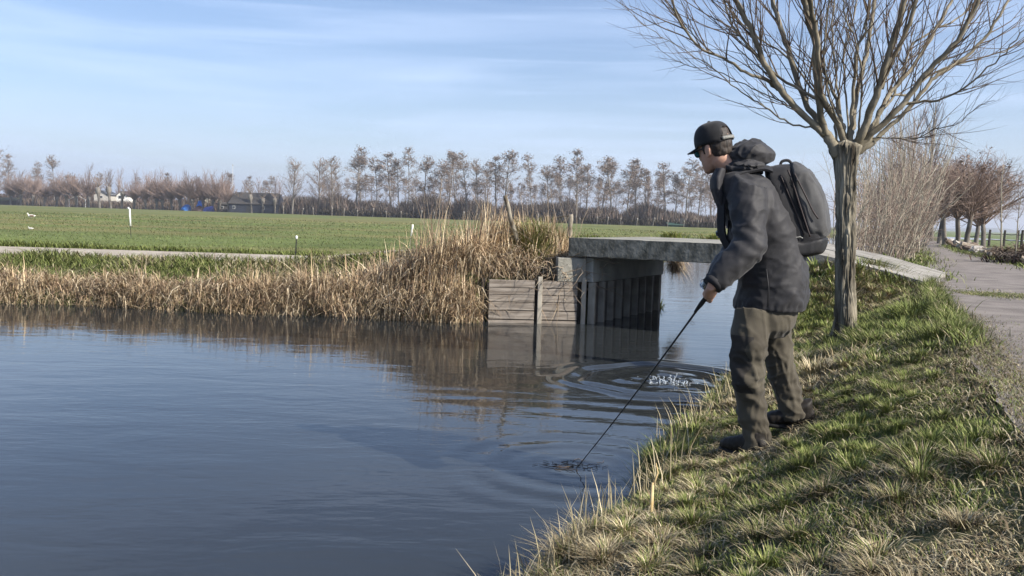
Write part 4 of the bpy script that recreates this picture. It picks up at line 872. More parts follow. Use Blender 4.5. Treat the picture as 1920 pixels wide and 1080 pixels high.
# ---------------- far bank: grass, reeds, field fringe ----------------
RD=np.array([(.36,.275,.165),(.46,.36,.225),(.28,.205,.125),(.54,.45,.31),(.20,.14,.09),(.33,.235,.15)])*1.22
xs_top=[-9.5,-7.9,-7.2,-6.6,-5.9,-5.3,-4.6,-3.9,-3.2,-2.5,-2.0,-1.5,-1.0,-.6,-.2,.3,.65,.95]
hs_top=[.40,.45,.30,.24,.42,.26,.45,.42,.54,.60,.60,.74,.86,.80,.68,.60,.5,.30]
def reeds(n):
    x=rng.uniform(-10.5,1.0,n); k=rng.random(n)<np.interp(x,[-10.5,-6,-3.5,-2,1],[.35,.45,.8,1,1]); x=x[k]; n=len(x)
    cl=vn2(x*1.15,x*0,91); k=rng.random(n)<np.where(x>-4.2,1,sstep(.42,.6,cl)+.05); x=x[k]; n=len(x)
    s=rng.random(n)**1.2*np.interp(x,[-10,-4,-1.5,0,1],[.55,.75,.95,.9,.55])-.04; y=FAR(x)+s; inw=(x>-.38); y=np.where(inw,y+.30,y)
    z=hland(x,y); H=np.interp(x,xs_top,hs_top)*rng.uniform(.45,1.08,n)*(.75+.5*vn2(x*3.2,y*3,92))
    H=H*np.where(x<-3.8,.35+1.3*cl[k] if False else .40+1.15*vn2(x*1.15,x*0,91),1); H=np.where(inw,H*.75,H)*(1-.3*(s<.1)); tall=rng.random(n)<np.where(x>-1.9,.14,.05); H=np.where(tall,H*1.22,H)
    dirb=np.pi*(.5+.55*np.sin(x*2.1+2.4*vn2(x*1.3,y*0,93)))
    az=np.where(rng.random(n)<.6,dirb+rng.normal(0,.7,n),rng.random(n)*6.283); lean=np.where(tall,rng.uniform(.05,.3,n),(.1+1.5*rng.random(n)**1.6)*np.where(x<-4,1.25,.85))
    C=RD[rng.integers(0,6,n)]*rng.uniform(.6,1.2,(n,1))*np.where(x>-2.6,1.18,1.0)[:,None]; P=np.stack([x,y,z-.02],-1)
    o=link('reeds',blades('reeds',P,H,az,lean,.0105*rng.uniform(.4,1.9,n),C,gr,droop=np.where(tall,.02,rng.uniform(.05,.75,n)))); tag(o,kind='stuff')
reeds(30000)
def broken(n):   # snapped stems and hanging leaves along the foot and over the wall
    x=rng.uniform(-9.5,1.0,n); k=rng.random(n)<np.interp(x,[-9.5,-5,-2.5,1],[.25,.45,1,1]); x=x[k]; n=len(x); y=FAR(x)+rng.uniform(-.05,.5,n); y=np.where(x>-.36,FAR(x)+.1+rng.uniform(0,.3,n),y)
    z=hland(x,y)+rng.uniform(0,.5,n)*np.interp(x,[-9,-3,-1,.6,1],[.4,.6,1,.5,.1])*.8; C=RD[rng.integers(0,6,n)]*rng.uniform(.55,1.15,(n,1))
    az=-math.pi/2+rng.normal(0,1.2,n); P=np.stack([x,y,z],-1)
    o=link('reeds',blades('reeds',P,rng.uniform(.12,.42,n),az,rng.uniform(.5,1.4,n),.011*rng.uniform(.5,1.5,n),C,gr,droop=rng.uniform(.6,1.5,n))); tag(o,kind='stuff')
broken(9000)
def farbank(n):
    x=rng.uniform(-14,1.2,n); y=FAR(x)+rng.uniform(-.02,2.9,n); u_,v_=bridge_uv(x,y); k=(u_<-.15)|(v_<-.2); 
    yp=np.interp(x,px_,[p[2] for p in pc]); k&=y<yp+.02; k&=~((x>-.4)&(y<FAR(x)+.25)); x,y=x[k],y[k]; n=len(x)
    isg=rng.random(n)<np.clip(.55+1.6*(fb2(x*.9,y*1.4,95,2)-.5)+.25*sstep(.5,1.6,y-FAR(x)),.2,.96)
    C=np.where(isg[:,None],GREEN[rng.integers(0,4,n)]*.85,DRY[rng.integers(0,5,n)]*.8)*rng.uniform(.65,1.25,(n,1)); P=np.stack([x,y,hland(x,y)-.02],-1)
    o=link('grass',blades('grass',P,rng.uniform(.07,.22,n)*(.5+vn2(x*1.4,y*1.4,96)),rng.random(n)*6.283,rng.uniform(.3,1.3,n),.014,C,gr,droop=.2)); tag(o,kind='stuff')
farbank(34000)
def fringe(n):
    x=rng.uniform(-34,4,n); y1=np.interp(x,px_,[p[1] for p in pc]); y=y1+.05+np.abs(rng.normal(0,.28,n)); C=GREEN[rng.integers(0,3,n)]*rng.uniform(.7,1.2,(n,1)); P=np.stack([x,y,hland(x,y)-.02],-1)
    o=link('grass',blades('grass',P,rng.uniform(.08,.24,n)*(.5+.9*vn2(x*1.5,y*0,97)),rng.random(n)*6.283,rng.uniform(.3,1.1,n),.018,C,gr,droop=.2)); tag(o,kind='stuff')
fringe(14000)
def fieldgrass(n):
    d=21+80*rng.random(n)**2.3; x=d*rng.uniform(-.60,.30,n); k=(x<XL(d)-.3); x,d=x[k],d[k]; n=len(x)
    g=fb2(x*.22,d*.22,31,4); n3=np.clip((fb2(x*.05+7,d*.22,41,4)-.42)*3,0,.7); C=np.array([(.11,.145,.042),(.13,.165,.055),(.16,.165,.075)])[rng.integers(0,3,n)]*rng.uniform(.75,1.2,(n,1))*(.55+.8*g)[:,None]; C=C*(1-n3)[:,None]+np.array([.22,.195,.09])*n3[:,None]; P=np.stack([x,d,hland(x,d)-.01],-1)
    o=link('grass',blades('grass',P,rng.uniform(.02,.06,n)*(1+d/60),rng.random(n)*6.283,rng.uniform(.4,1.3,n),.012*(d/20),C,gr,droop=.2)); tag(o,kind='stuff')
fieldgrass(42000)
# green tuft and twigs beside the leaning post, tufts on the far deck edge
q=U(1000,500,14.0); tussock(.32,14.0,.42,900,.55,[(.13,.15,.035),(.20,.19,.06),(.30,.25,.12),(.10,.13,.03)],550,W=.010,lean=(.1,.9),lab='yellow green tussock between the leaning post and the bridge end')
for k,(u_,v_,r_) in enumerate([(.35,3.25,.22),(1.15,3.22,.25),(1.85,3.25,.22)]):
    x,y,_=B(u_,v_,0); n=260; a=rng.random(n)*6.283; q_=np.abs(rng.normal(0,.5,n))*r_; P=np.stack([x+np.cos(a)*q_*1.6,y+np.sin(a)*q_*.3,np.full(n,1.26)],-1); C=np.array([(.16,.19,.04),(.24,.23,.07),(.11,.15,.03)])[rng.integers(0,3,n)]
    o=link('grass_tussock',blades('grass_tussock',P,rng.uniform(.05,.16,n),a,rng.uniform(.3,1,n),.012,C,gr,droop=.15)); tag(o,'yellow green grass tuft growing on the far deck edge, %s from the left'%ordw(k),'grass tussock','grass tufts on the far deck edge')
# bare brambles over the retaining wall and by the posts
bm=MB(); rd=np.random.default_rng(61)
for k in range(110):
    x=rd.uniform(-.5,1.35); y=13.35+rd.uniform(0,.5); z=rd.uniform(.55,.85); L_=rd.uniform(.3,.9)
    Q_,_=wander((x,y,z),(rd.normal(0.2,.8),rd.uniform(-1,.1),rd.uniform(-.2,1.0)),L_,8,.25,-.10,rd); bm.tube(Q_,np.linspace(.006,.0025,9),3,cap=False)
o=bm.build('bramble',mat('bramble_stem',(.20,.155,.11),.85,(.36,.29,.21),scale=4)); tag(o,'tangled bare bramble hanging over the plank wall below the bridge end','bramble')
bm=MB()
for k in range(30):
    x=rd.uniform(-1.6,1.2); y=14.2+rd.uniform(0,1.2); Q_,_=wander((x,y,.7),(rd.normal(.05,.35),rd.normal(0,.3),1.6),rd.uniform(.9,1.6),7,.10,.02,rd); bm.tube(Q_,np.linspace(.007,.002,8),3,cap=False); twigset(bm,Q_,np.linspace(.006,.002,8),rd,5,.35,R(40),.003,curl=.12,n=4)
o=bm.build('bare_saplings',MATS['bramble_stem']); tag(o,'thin bare twigs standing behind the reeds between the two wooden posts','shrub')
# reed tuft behind the pile wall under the deck
x,y,_=B(.35,3.35,0); n=500; a=rng.random(n)*6.283; q_=np.abs(rng.normal(0,.5,n))*.22; P=np.stack([x+np.cos(a)*q_,y+np.sin(a)*q_+.1,.62+.3*rng.random(n)],-1); C=RD[rng.integers(0,6,n)]
o=link('reed_tuft',blades('reed_tuft',P,rng.uniform(.15,.4,n),-.4+rng.normal(0,.8,n),rng.uniform(.4,1.2,n),.010,C,gr,droop=rng.uniform(.8,1.8,n))); tag(o,'brown reed tuft hanging past the far corner of the pile wall under the deck','reed tuft')
# ---------------- the angler ----------------
Fv=np.array([-.98,.2,0]); Rv=np.array([.2,.98,0]); Zv=np.array([0,0,1.])
def A_(v): return np.array(tuple(v),float)
def limb_loft(mb,pts,radii,n=22,squash=1.0,ref=None):
    P=np.array([A_(p) for p in pts]); T=np.gradient(P,axis=0); T/=np.linalg.norm(T,axis=1)[:,None]
    rf=Rv if ref is None else ref; rings=[]
    for p,t_,r_ in zip(P,T,radii):
        a=rf-rf@t_*t_; a/=np.linalg.norm(a); b=np.cross(t_,a)
        ra,rb=(r_ if isinstance(r_,tuple) else (r_*squash,r_)); rings.append((p,a*ra,b*rb))
    return mb.loft(rings,n)
def dens(pts,rad,k=4):
    P=np.array([A_(p) for p in pts]); Rr=np.array(rad,float); Pe=np.vstack([2*P[0]-P[1],P,2*P[-1]-P[-2]]); o=[];r=[]
    for i in range(1,len(Pe)-2):
        for s_ in np.arange(k)/k:
            a,b_,c_,d_=Pe[i-1:i+3]; o.append(.5*((2*b_)+(c_-a)*s_+(2*a-5*b_+4*c_-d_)*s_**2+(3*b_-a-3*c_+d_)*s_**3)); r.append(Rr[i-1]*(1-s_)+Rr[i]*s_)
    o.append(P[-1]);r.append(Rr[-1]); return o,r
FL=G(1400,856,.35); FRt=G(1492,802,.4)
for _ in range(8): FL=G(1400,856,gz(FL.x,FL.y)); FRt=G(1492,802,gz(FRt.x,FRt.y))
dL=FL.y; dR=FRt.y
person=empty('person',(1.42,4.86,float(gz(1.42,4.86))),'man in a dark jacket and olive trousers leaning over the water with a rod','person')
PO=Vector(person.location)
def pput(name,me,m,parent=None):
    V=getV(me)-np.array(PO); setV(me,V); return link(name,me,m,parent or person)
# head frame
yaw=R(38); HF=np.array([-math.sin(yaw),math.cos(yaw),0.]); HR=np.array([math.cos(yaw),math.sin(yaw),0.])
pit=R(14); HU=Zv*math.cos(pit)+HF*math.sin(pit); HF2=HF*math.cos(pit)-Zv*math.sin(pit)
rl_=R(9); HU2=HU*math.cos(rl_)-HR*math.sin(rl_); HR2=HR*math.cos(rl_)+HU*math.sin(rl_)
HC=A_(U(1341,279,4.90)); HM=np.stack([HR2,HF2,HU2],1)      # local (right, forward, up)
def HL(x,y,z): return HC+HM@np.array([x,y,z])
def hring(z,yc,rx,ry): return (HL(0,yc,z),HM@np.array([rx,0,0]),HM@np.array([0,ry,0]))
body=MB()
body.loft([hring(-.118,.070,.020,.016),hring(-.105,.058,.040,.036),hring(-.085,.040,.053,.056),hring(-.06,.022,.062,.074),hring(-.03,.008,.068,.088),hring(0,.0,.072,.096),hring(.03,-.002,.075,.099),hring(.06,-.003,.075,.098),hring(.09,-.004,.068,.088),hring(.115,-.004,.050,.064),hring(.128,-.004,.022,.03)],28)
body.ell(HL(0,.100,-.025),(.012,.018,.020),12,8,HM); body.tube([HL(0,.088,.02),HL(0,.098,.0),HL(0,.110,-.022)],[.008,.010,.012],8)
body.ell(HL(0,.086,-.060),(.024,.010,.006),12,8,HM); body.ell(HL(0,.084,-.071),(.020,.010,.007),12,8,HM); body.ell(HL(0,.078,-.103),(.02,.014,.014),12,8,HM)
body.ell(HL(0,.083,.028),(.055,.016,.010),14,8,HM)
for sx in(-1,1):
    body.ell(HL(sx*.030,.078,.008),(.012,.010,.009),10,8,HM)
    body.ell(HL(sx*.077,-.008,-.008),(.009,.020,.031),14,10,HM); body.ell(HL(sx*.084,-.016,.004),(.006,.014,.022),12,8,HM); body.ell(HL(sx*.078,.002,-.033),(.007,.009,.010),8,6,HM)
NB=A_(U(1392,328,4.88))
limb_loft(body,[NB+Zv*-.04,NB,(NB+HL(0,-.02,-.06))/2,HL(0,-.015,-.055),HL(0,-.01,-.01)],[.085,.068,.062,.062,.060],20,ref=HR2)
TC=[(1440,600,.13,.16),(1443,560,.13,.165),(1443,510,.115,.15),(1436,450,.115,.155),(1424,400,.12,.165),(1410,362,.10,.155),(1398,338,.07,.11)]
body.loft([(U(x,y,4.87),Fv*a,Rv*b) for x,y,a,b in TC],24)
SL=A_(U(1403,352,4.71)); EL=A_(U(1404,462,4.60)); WL_=A_(U(1335,536,4.56))
SR=A_(U(1420,352,5.05)); ER=A_(U(1382,470,5.02)); WR=A_(U(1342,516,4.80))
for S_,E_,W_ in((SL,EL,WL_),(SR,ER,WR)):
    limb_loft(body,[S_+Zv*.02,S_,S_*.5+E_*.5,E_,E_*.5+W_*.5,W_*.9+E_*.1,W_],[.03,.042,.046,.044,.041,.031,.029],18)
RODH=A_(U(1329,551,4.66)); RODT=A_(G(1080,879,0)); rd_=(RODT-RODH)/np.linalg.norm(RODT-RODH)
# left hand: palm wraps the grip, five fingers curl round the rod
def hand(W_,H0,axis,palmdir,thumbside,sgn):
    # W_ wrist, H0 centre on rod, axis rod dir (toward tip), palmdir from rod to palm
    pd=palmdir-palmdir@axis*axis; pd/=np.linalg.norm(pd); od=np.cross(axis,pd)*sgn
    pc_=H0+pd*.026; m=np.stack([axis,pd,od],1)
    limb_loft(body,[W_,(W_*.45+pc_*.55),pc_+od*-.008],[(.028,.024),(.036,.022),(.038,.020)],16,ref=axis)
    body.ell(pc_,(.042,.018,.034),16,10,m)
    for k in range(4):
        a0_=axis*(.032-.021*k); r_=[.0092,.0096,.0092,.008][k]; L_=[.98,1.05,1.0,.85][k]
        pts=[]
        for ang in (60,20,-25,-70,-115,-150):
            t_=R(ang)*L_; pts.append(H0+a0_+(pd*math.sin(t_)+od*math.cos(t_))*.0215+axis*.002*k)
        body.tube(pts,[r_*1.1,r_*1.08,r_,r_*.98,r_*.92,r_*.75],10)
    th=[pc_+axis*.02-od*.02,H0+axis*.045-od*.026+pd*.012,H0+axis*.060-od*.018-pd*.006,H0+axis*.068-od*.004-pd*.018]
    body.tube(th,[.014,.0125,.0105,.008],10)
hand(WL_,RODH-rd_*.02,rd_,(WL_-RODH)+np.array([.02,-.03,.01]),1,1)
hand(WR,RODH-rd_*.13,rd_,(WR-RODH)+np.array([.05,.05,.0]),1,-1)
# legs (his left is nearest)
LP=[U(1414,585,4.76),U(1408,640,4.73),U(1402,700,(4.74+dL)/2),U(1408,770,dL+.01),U(1416,835,dL),Vector((FL.x+.03,FL.y,FL.z+.05))]
RP=[U(1452,585,4.98),U(1450,640,5.01),U(1464,700,(5.02+dR)/2),U(1478,745,dR+.02),U(1490,785,dR),Vector((FRt.x+.04,FRt.y,FRt.z+.06))]
for P_ in(LP,RP): limb_loft(body,P_,[.085,.078,.058,.052,.04,.038],18)
for fp_,fd in((FL,(-.8,.6)),(FRt,(-.97,.25))):
    fd=np.array([fd[0],fd[1],0]); fd/=np.linalg.norm(fd); q=A_(fp_); body.tube([q-fd*.04+Zv*.06,q+fd*.03+Zv*.055,q+fd*.11+Zv*.048],[.03,.03,.02],12)
me=remeshed(body,'body',.0048,3)
skin=mat('skin',(.42,.235,.16),.55,(.52,.31,.22),scale=14,spec=.35,bump=.0006,bscale=200)
pput('body',me,skin)
# hair: shell over the back of the skull
hair_m=mat('dark_hair',(.012,.009,.007),.6,(.045,.032,.023),scale=60,stretch=(1,1,.25),bump=.003,bscale=90,spec=.4)
hb=MB(); hb.loft([hring(-.052,-.050,.046,.036),hring(-.040,-.040,.060,.052),hring(-.02,-.026,.070,.070),hring(.01,-.014,.077,.088),hring(.05,-.008,.080,.097),hring(.09,-.004,.072,.092),hring(.12,-.004,.04,.05)],26)
for sx in(-1,1): hb.tube([HL(sx*.072,.015,.03),HL(sx*.073,.018,.005),HL(sx*.071,.02,-.018)],[.012,.009,.004],8)
me=remeshed(hb,'hair',.0045,1); V=getV(me); loc=(V-HC)@HM; V+=getN(me)*(.006*(vn3(np.stack([loc[:,0]*110,loc[:,1]*60,loc[:,2]*22],-1),9)-.5)+.004*(vn3(loc*60,19)-.5))[:,None]; setV(me,V); pput('hair',me,hair_m)
# cap
capm=mat('black_cap_cloth',(.009,.009,.010),.9,(.018,.018,.019),scale=40,bump=.0006,bscale=400,sheen=.15)
n_=44;m_n=14; V=[];keep=[]
zb=.030
for i in range(m_n+1):
    t_=i/m_n
    for j in range(n_):
        a=j/n_*2*math.pi; f=math.cos(t_*math.pi/2)**.62; zz=zb+.115*math.sin(t_*math.pi/2)**.9
        x=.092*f*math.sin(a); y=-.002+.110*f*math.cos(a); 
        z0=-.012*(math.cos(a)<0)*abs(math.cos(a)); 
        seam=1-.010*math.exp(-((((a/(math.pi/3))%1)-.5)/.06)**2*1.0) if False else 1
        V.append(HL(x*seam,y*seam,zz+z0*(1-t_)))
Q=[]
for i in range(m_n):
    for j in range(n_):
        a=(j+.5)/n_*2*math.pi; aa=abs(a-math.pi)   # 0 at the back
        if i<6 and (aa/.50)**2+((i-1.0)/5.0)**2<1 and i>0: continue
        if i==0 and aa<.50: continue
        Q.append([i*n_+j,i*n_+(j+1)%n_,(i+1)*n_+(j+1)%n_,(i+1)*n_+j])
cm=MB(); cm.add(V,Q); o=cm.mesh('cap',True); cap=pput('cap',o,capm); sm=cap.modifiers.new('thickness','SOLIDIFY'); sm.thickness=.004; sm.offset=1
V=[]
for i in range(7):
    for j in range(17):
        a=R(-62+124*j/16); t_=i/6; x=math.sin(a)*(.093+.0*t_); y=.108*math.cos(a)-.004; yy_=y+t_*.072*math.cos(a*.9)**.6; xx_=x*(1-.10*t_)
        V.append(HL(xx_,yy_,zb+.004-.010*t_-.9*xx_**2*(1+t_)))
Q=[[i*17+j,i*17+j+1,(i+1)*17+j+1,(i+1)*17+j] for i in range(6) for j in range(16)]
bm_=MB(); bm_.add(V,Q); o=pput('brim',bm_.mesh('brim',True),capm,cap); sm=o.modifiers.new('t','SOLIDIFY'); sm.thickness=.006
bt=MB(); bt.ell(HL(0,-.002,zb+.117),(.009,.009,.006),12,8,HM); pput('button',bt.mesh('button',True),capm,cap)
P=[HL(.096*math.sin(math.pi+a),-.002+.113*math.cos(math.pi+a),zb+.004) for a in np.linspace(-.55,.55,15)]
V=[];
for p in P:
    for dz in(-.009,.009): V.append(p+HM@np.array([0,0,dz]))
st=MB(); st.add(V,[[2*i,2*i+2,2*i+3,2*i+1] for i in range(14)]); o=pput('strap',st.mesh('strap',True),mat('grey_strap',(.13,.13,.12),.6,(.22,.22,.20),scale=160,detail=1,lo=.45,hi=.55),cap); sm=o.modifiers.new('t','SOLIDIFY'); sm.thickness=.004; sm.offset=0
# sunglasses
gf=mat('black_frame',(.012,.012,.013),.35,spec=.5); gl=mat('blue_mirror_lens',(.16,.62,.74),.15,spec=.8,metal=.35)
sg=MB()
for sx in(-1,1):
    sg.tube([HL(sx*.068,.080,.012),HL(sx*.080,.03,.012),HL(sx*.080,-.01,.010)],.0034,6)
    P=[HL(sx*(.036+.030*math.cos(a)),.103-.012*abs((.036+.030*math.cos(a))/.066)**2-.002,.004+.021*math.sin(a)) for a in np.linspace(0,2*math.pi,21)]; sg.tube(P,.0032,6,cap=False)
sg.tube([HL(-.008,.106,.010),HL(.008,.106,.010)],.003,6); fr=pput('sunglasses',sg.mesh('sunglasses',True),gf)
for sx in(-1,1):
    P=[HL(sx*(.036+.029*math.cos(a)),.103-.012*abs((.036+.029*math.cos(a))/.066)**2-.002,.004+.020*math.sin(a)) for a in np.linspace(0,2*math.pi,21)[:-1]]
    lm=MB(); c0=HL(sx*.036,.102,.004); lm.add(P+[c0],(),[[20,i,(i+1)%20] for i in range(20)]); pput('lens',lm.mesh('lens',True),gl,fr)
# jacket
jk=mat('charcoal_shell',(.019,.0187,.0205),.62,(.028,.0275,.0295),scale=5,bump=.0008,bscale=260,spec=.25,sheen=.1)
jd=mat('inner_black',(.012,.012,.014),.8,(.02,.02,.022),scale=8)
J=MB()
TJ=[(1441,579,.186,.200),(1443,569,.190,.207),(1448,545,.188,.208),(1449,518,.184,.203),(1446,490,.182,.200),(1438,460,.178,.200),(1426,425,.178,.21),(1412,390,.172,.218),(1402,362,.160,.212),(1395,342,.142,.180),(1388,326,.105,.125)]
rings=[]
for x,y,a,b in TJ: rings.append((U(x,y,4.87),Fv*a,Rv*b))
J.loft(rings,40,p=2.25)
def sleeve(S_,E_,W_,k=1.0):
    pts=[S_-Fv*.01+Zv*.030,S_,S_*.66+E_*.34,S_*.3+E_*.7,E_,E_*.68+W_*.32,E_*.35+W_*.65,W_*.88+E_*.12,W_*.99+E_*.01]
    P,r_=dens(pts,[.084*k,.096*k,.093*k,.086*k,.087*k,.080*k,.070*k,.057*k,.050*k],3); limb_loft(J,P,r_,28)
sleeve(SL,EL,WL_); sleeve(SR,ER,WR,.9)
# standing collar open at the throat
COLL=A_(U(1372,316,4.89)); 
me=remeshed(J,'jacket',.0085,4)
def folds(me,specs,mask=None):
    V=getV(me);Nn=getN(me); d=np.zeros(len(V))
    for dirn,fa,fc,amp,seed in specs:
        dn=np.array(dirn,float); dn/=np.linalg.norm(dn); al=V@dn; perp=V-al[:,None]*dn
        Pn=perp*fc+dn[None]*(al*fa)[:,None]; Pn=Pn+1.4*(vn3(V*7,seed+5)[:,None]-.5)
        nz=vn3(Pn,seed); r_=1-np.abs(nz-.5)*2; d+=amp*(np.clip((r_-.55)/.45,0,1)**1.5-.25)*(vn3(V*4,seed+2)*1.2)
    if mask is not None: d*=mask(V)
    V+=Nn*d[:,None]; setV(me,V)
folds(me,[((.5,.2,-.8),10,2.6,.014,11),((-.7,0,.6),13,3.4,.011,12),((.2,0,1),34,12,.0035,13),((.8,0,-.5),46,16,.003,15)])
# deep creases across the bent elbow, gather at the hem
V=getV(me);Nn=getN(me); dE=np.linalg.norm(V-(EL+Fv*.03),axis=1); ax=(WL_-EL)/np.linalg.norm(WL_-EL); q=(V-EL)@ax
V+=Nn*(.007*np.sin(q*80+9*vn3(V*9,4))*np.exp(-(dE/.12)**2))[:,None]
hem=np.clip(1-np.abs(V[:,2]-A_(U(1442,571,4.87))[2])/.03,0,1); ang=np.arctan2((V-A_(U(1442,571,4.87)))@Rv,(V-A_(U(1442,571,4.87)))@Fv); V+=Nn*(hem*(.0025*np.sin(ang*34+4*vn3(V*6,8)))-.004*hem)[:,None]
# cuff draw-in
setV(me,V); jacket=pput('jacket',me,jk)
# hood lying bunched behind the neck
Hd=MB(); hc=A_(U(1412,292,4.89)); ih=np.array([.985,-.1,-.02])
Hd.loft([(A_(U(1362,300,4.90)),Zv*.030,Rv*.06),(A_(U(1376,294,4.90)),Zv*.052+Fv*.01,Rv*.10),(A_(U(1395,289,4.90)),Zv*.066,Rv*.135),(A_(U(1415,288,4.90)),Zv*.068,Rv*.145),(A_(U(1433,291,4.90)),Zv*.056,Rv*.13),(A_(U(1445,293,4.90)),Zv*.036,Rv*.10),(A_(U(1451,294,4.90)),Zv*.016,Rv*.05)],26,p=2.3)
Hd.loft([(A_(U(1362,318,4.89)),Zv*.040+Fv*.012,Rv*.085),(A_(U(1380,316,4.89)),Zv*.045,Rv*.135),(A_(U(1405,315,4.88)),Zv*.040,Rv*.155),(A_(U(1432,316,4.88)),Zv*.022,Rv*.13)],24)
me=remeshed(Hd,'hood',.0065,3)
folds(me,[((.9,0,-.45),9,26,.012,31),((.8,.2,.5),10,24,.012,32),((0,.3,1),30,12,.006,33)])
V=getV(me); Nn=getN(me); yl=A_(U(1400,311,4.9))[2]; V+=Nn*(-.012*np.exp(-((V[:,2]-yl-.02*np.sin(V[:,0]*14))/.006)**2))[:,None]; setV(me,V)
pput('hood',me,jk,jacket)
# open collar flap at the front edge, dark lining
Cf=MB()
fl=[(1352,316,4.86,.030,.10),(1345,335,4.86,.038,.13),(1345,355,4.86,.034,.14),(1350,378,4.86,.026,.13),(1357,400,4.86,.018,.10)]
Cf.loft([(A_(U(x,y,d)),Fv*a,Rv*b) for x,y,d,a,b in fl],22); me=remeshed(Cf,'collar',.007,3); folds(me,[((0,0,1),14,24,.008,41)]); pput('collar',me,mat('collar_cloth',(.022,.022,.025),.7,(.032,.031,.034),scale=6,bump=.0006,bscale=200),jacket)
# side seam / pocket zip piping
for pts in ([(1437,505),(1441,540),(1440,575)],):
    sm_=MB(); sm_.tube([A_(U(x,y,4.655)) for x,y in pts],.0035,6); pput('seam',sm_.mesh('seam',True),mat('seam_tape',(.018,.018,.02),.6),jacket)
# drawcord hem band, cuff bands
cb_=MB(); limb_loft(cb_,[WL_*1.0+(WL_-EL)/np.linalg.norm(WL_-EL)*.000,WL_+(WL_-EL)/np.linalg.norm(WL_-EL)*-.03],[.0515,.055],24); pput('cuff',cb_.mesh('cuff',True),jd,jacket)
# trousers
Tm=mat('olive_trousers',(.047,.040,.028),.85,(.077,.067,.047),scale=5,bump=.001,bscale=240,sheen=.1,detail=8)
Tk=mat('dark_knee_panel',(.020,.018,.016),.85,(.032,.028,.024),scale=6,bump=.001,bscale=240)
T=MB()
T.loft([(U(1440,562,4.87),Fv*.155,Rv*.185),(U(1438,590,4.87),Fv*.160,Rv*.195),(U(1434,612,4.87),Fv*.145,Rv*.185),(U(1432,628,4.87),Fv*.10,Rv*.14)],30)
lp=[U(1413,585,4.77),U(1409,612,4.75),U(1405,645,4.72),U(1401,680,(4.72+dL)/2),U(1402,708,(4.68+dL)/2),U(1407,745,dL+.01),U(1412,785,dL),U(1418,820,dL),U(1419,840,dL)]
P,r_=dens(lp,[.100,.097,.091,.088,.085,.076,.071,.071,.076],3); limb_loft(T,P,r_,30)
rp=[U(1452,585,4.97),U(1452,612,4.98),U(1454,645,4.99),U(1461,680,(5.02+dR)/2),U(1467,705,(5.0+dR)/2),U(1476,735,dR+.02),U(1484,762,dR+.01),U(1490,785,dR)]
P,r_=dens(rp,[.098,.095,.085,.079,.075,.070,.071,.075],3); limb_loft(T,P,r_,30)
me=remeshed(T,'trousers',.0078,3)
folds(me,[((.35,0,.9),14,6,.013,51),((.9,.2,.35),24,5,.012,52),((-.5,0,.9),20,7,.008,53),((1,0,0),30,4,.008,54)])
V=getV(me);Nn=getN(me)
for c_,k_ in((A_(U(1420,705,4.70)),.14),(A_(U(1480,708,5.05)),.13),(A_(U(1418,815,dL)),.10),(A_(U(1488,768,dR)),.09)):
    dE=np.linalg.norm(V-c_,axis=1); V+=Nn*(.006*np.sin(V[:,2]*80+V[:,0]*40+10*vn3(V*7,4))*np.exp(-(dE/k_)**2))[:,None]
setV(me,V)
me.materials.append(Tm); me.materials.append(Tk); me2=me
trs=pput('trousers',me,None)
# darker panels: front of the near knee/thigh
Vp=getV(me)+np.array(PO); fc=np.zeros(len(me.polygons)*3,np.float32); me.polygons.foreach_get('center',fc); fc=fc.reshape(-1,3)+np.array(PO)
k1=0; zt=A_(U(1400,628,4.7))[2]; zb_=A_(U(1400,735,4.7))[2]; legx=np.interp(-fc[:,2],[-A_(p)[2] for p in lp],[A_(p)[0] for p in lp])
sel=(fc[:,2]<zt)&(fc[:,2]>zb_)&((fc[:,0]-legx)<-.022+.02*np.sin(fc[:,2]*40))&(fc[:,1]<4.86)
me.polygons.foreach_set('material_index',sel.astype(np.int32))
# pocket flaps
for px,py,d,rz_ in((1404,640,4.645,0),):
    f=MB(); f.box(A_(U(1427,640,4.655))-np.array(PO),(.032,.006,.014),rz=.25,bev=.003); f.build('pocket_flap',Tm,trs)
# boots
bt_m=mat('dark_boot_leather',(.014,.012,.010),.6,(.028,.024,.020),scale=12,bump=.0015,bscale=60,spec=.25); sole=mat('boot_sole',(.012,.012,.012),.8)
for (q,fd,an) in((A_(FL)+np.array([0.02,0,0]),(-.72,.69),A_(U(1417,840,dL))),(A_(FRt),(-.985,.17),A_(U(1492,782,dR)))):
    fd=np.array([fd[0],fd[1],0.]); fd/=np.linalg.norm(fd); sd=np.array([-fd[1],fd[0],0]); b_=MB()
    bs=q+Zv*.012
    b_.loft([(bs-fd*.095+Zv*.045,sd*.030,Zv*.040),(bs-fd*.075+Zv*.058,sd*.042,Zv*.058),(bs-fd*.03+Zv*.065,sd*.046,Zv*.064),(bs+fd*.03+Zv*.055,sd*.047,Zv*.054),(bs+fd*.09+Zv*.043,sd*.053,Zv*.042),(bs+fd*.14+Zv*.036,sd*.050,Zv*.034),(bs+fd*.175+Zv*.028,sd*.030,Zv*.022)],22,p=2.4)
    limb_loft(b_,[bs-fd*.04+Zv*.05,bs-fd*.045+Zv*.12,an+Zv*.04],[.050,.052,.054],20)
    me=remeshed(b_,'boot',.007,3); folds(me,[(tuple(fd),40,14,.004,61)]); bo=pput('boot',me,bt_m)
    s_=MB(); s_.loft([(bs-fd*.10+Zv*-.004,sd*.03,Zv*.014),(bs-fd*.08+Zv*-.004,sd*.045,Zv*.016),(bs+fd*.02-Zv*.002,sd*.043,Zv*.014),(bs+fd*.10-Zv*.002,sd*.056,Zv*.015),(bs+fd*.155,sd*.05,Zv*.014),(bs+fd*.185,sd*.02,Zv*.01)],20,p=3); pput('sole',s_.mesh('sole',True),sole,bo)
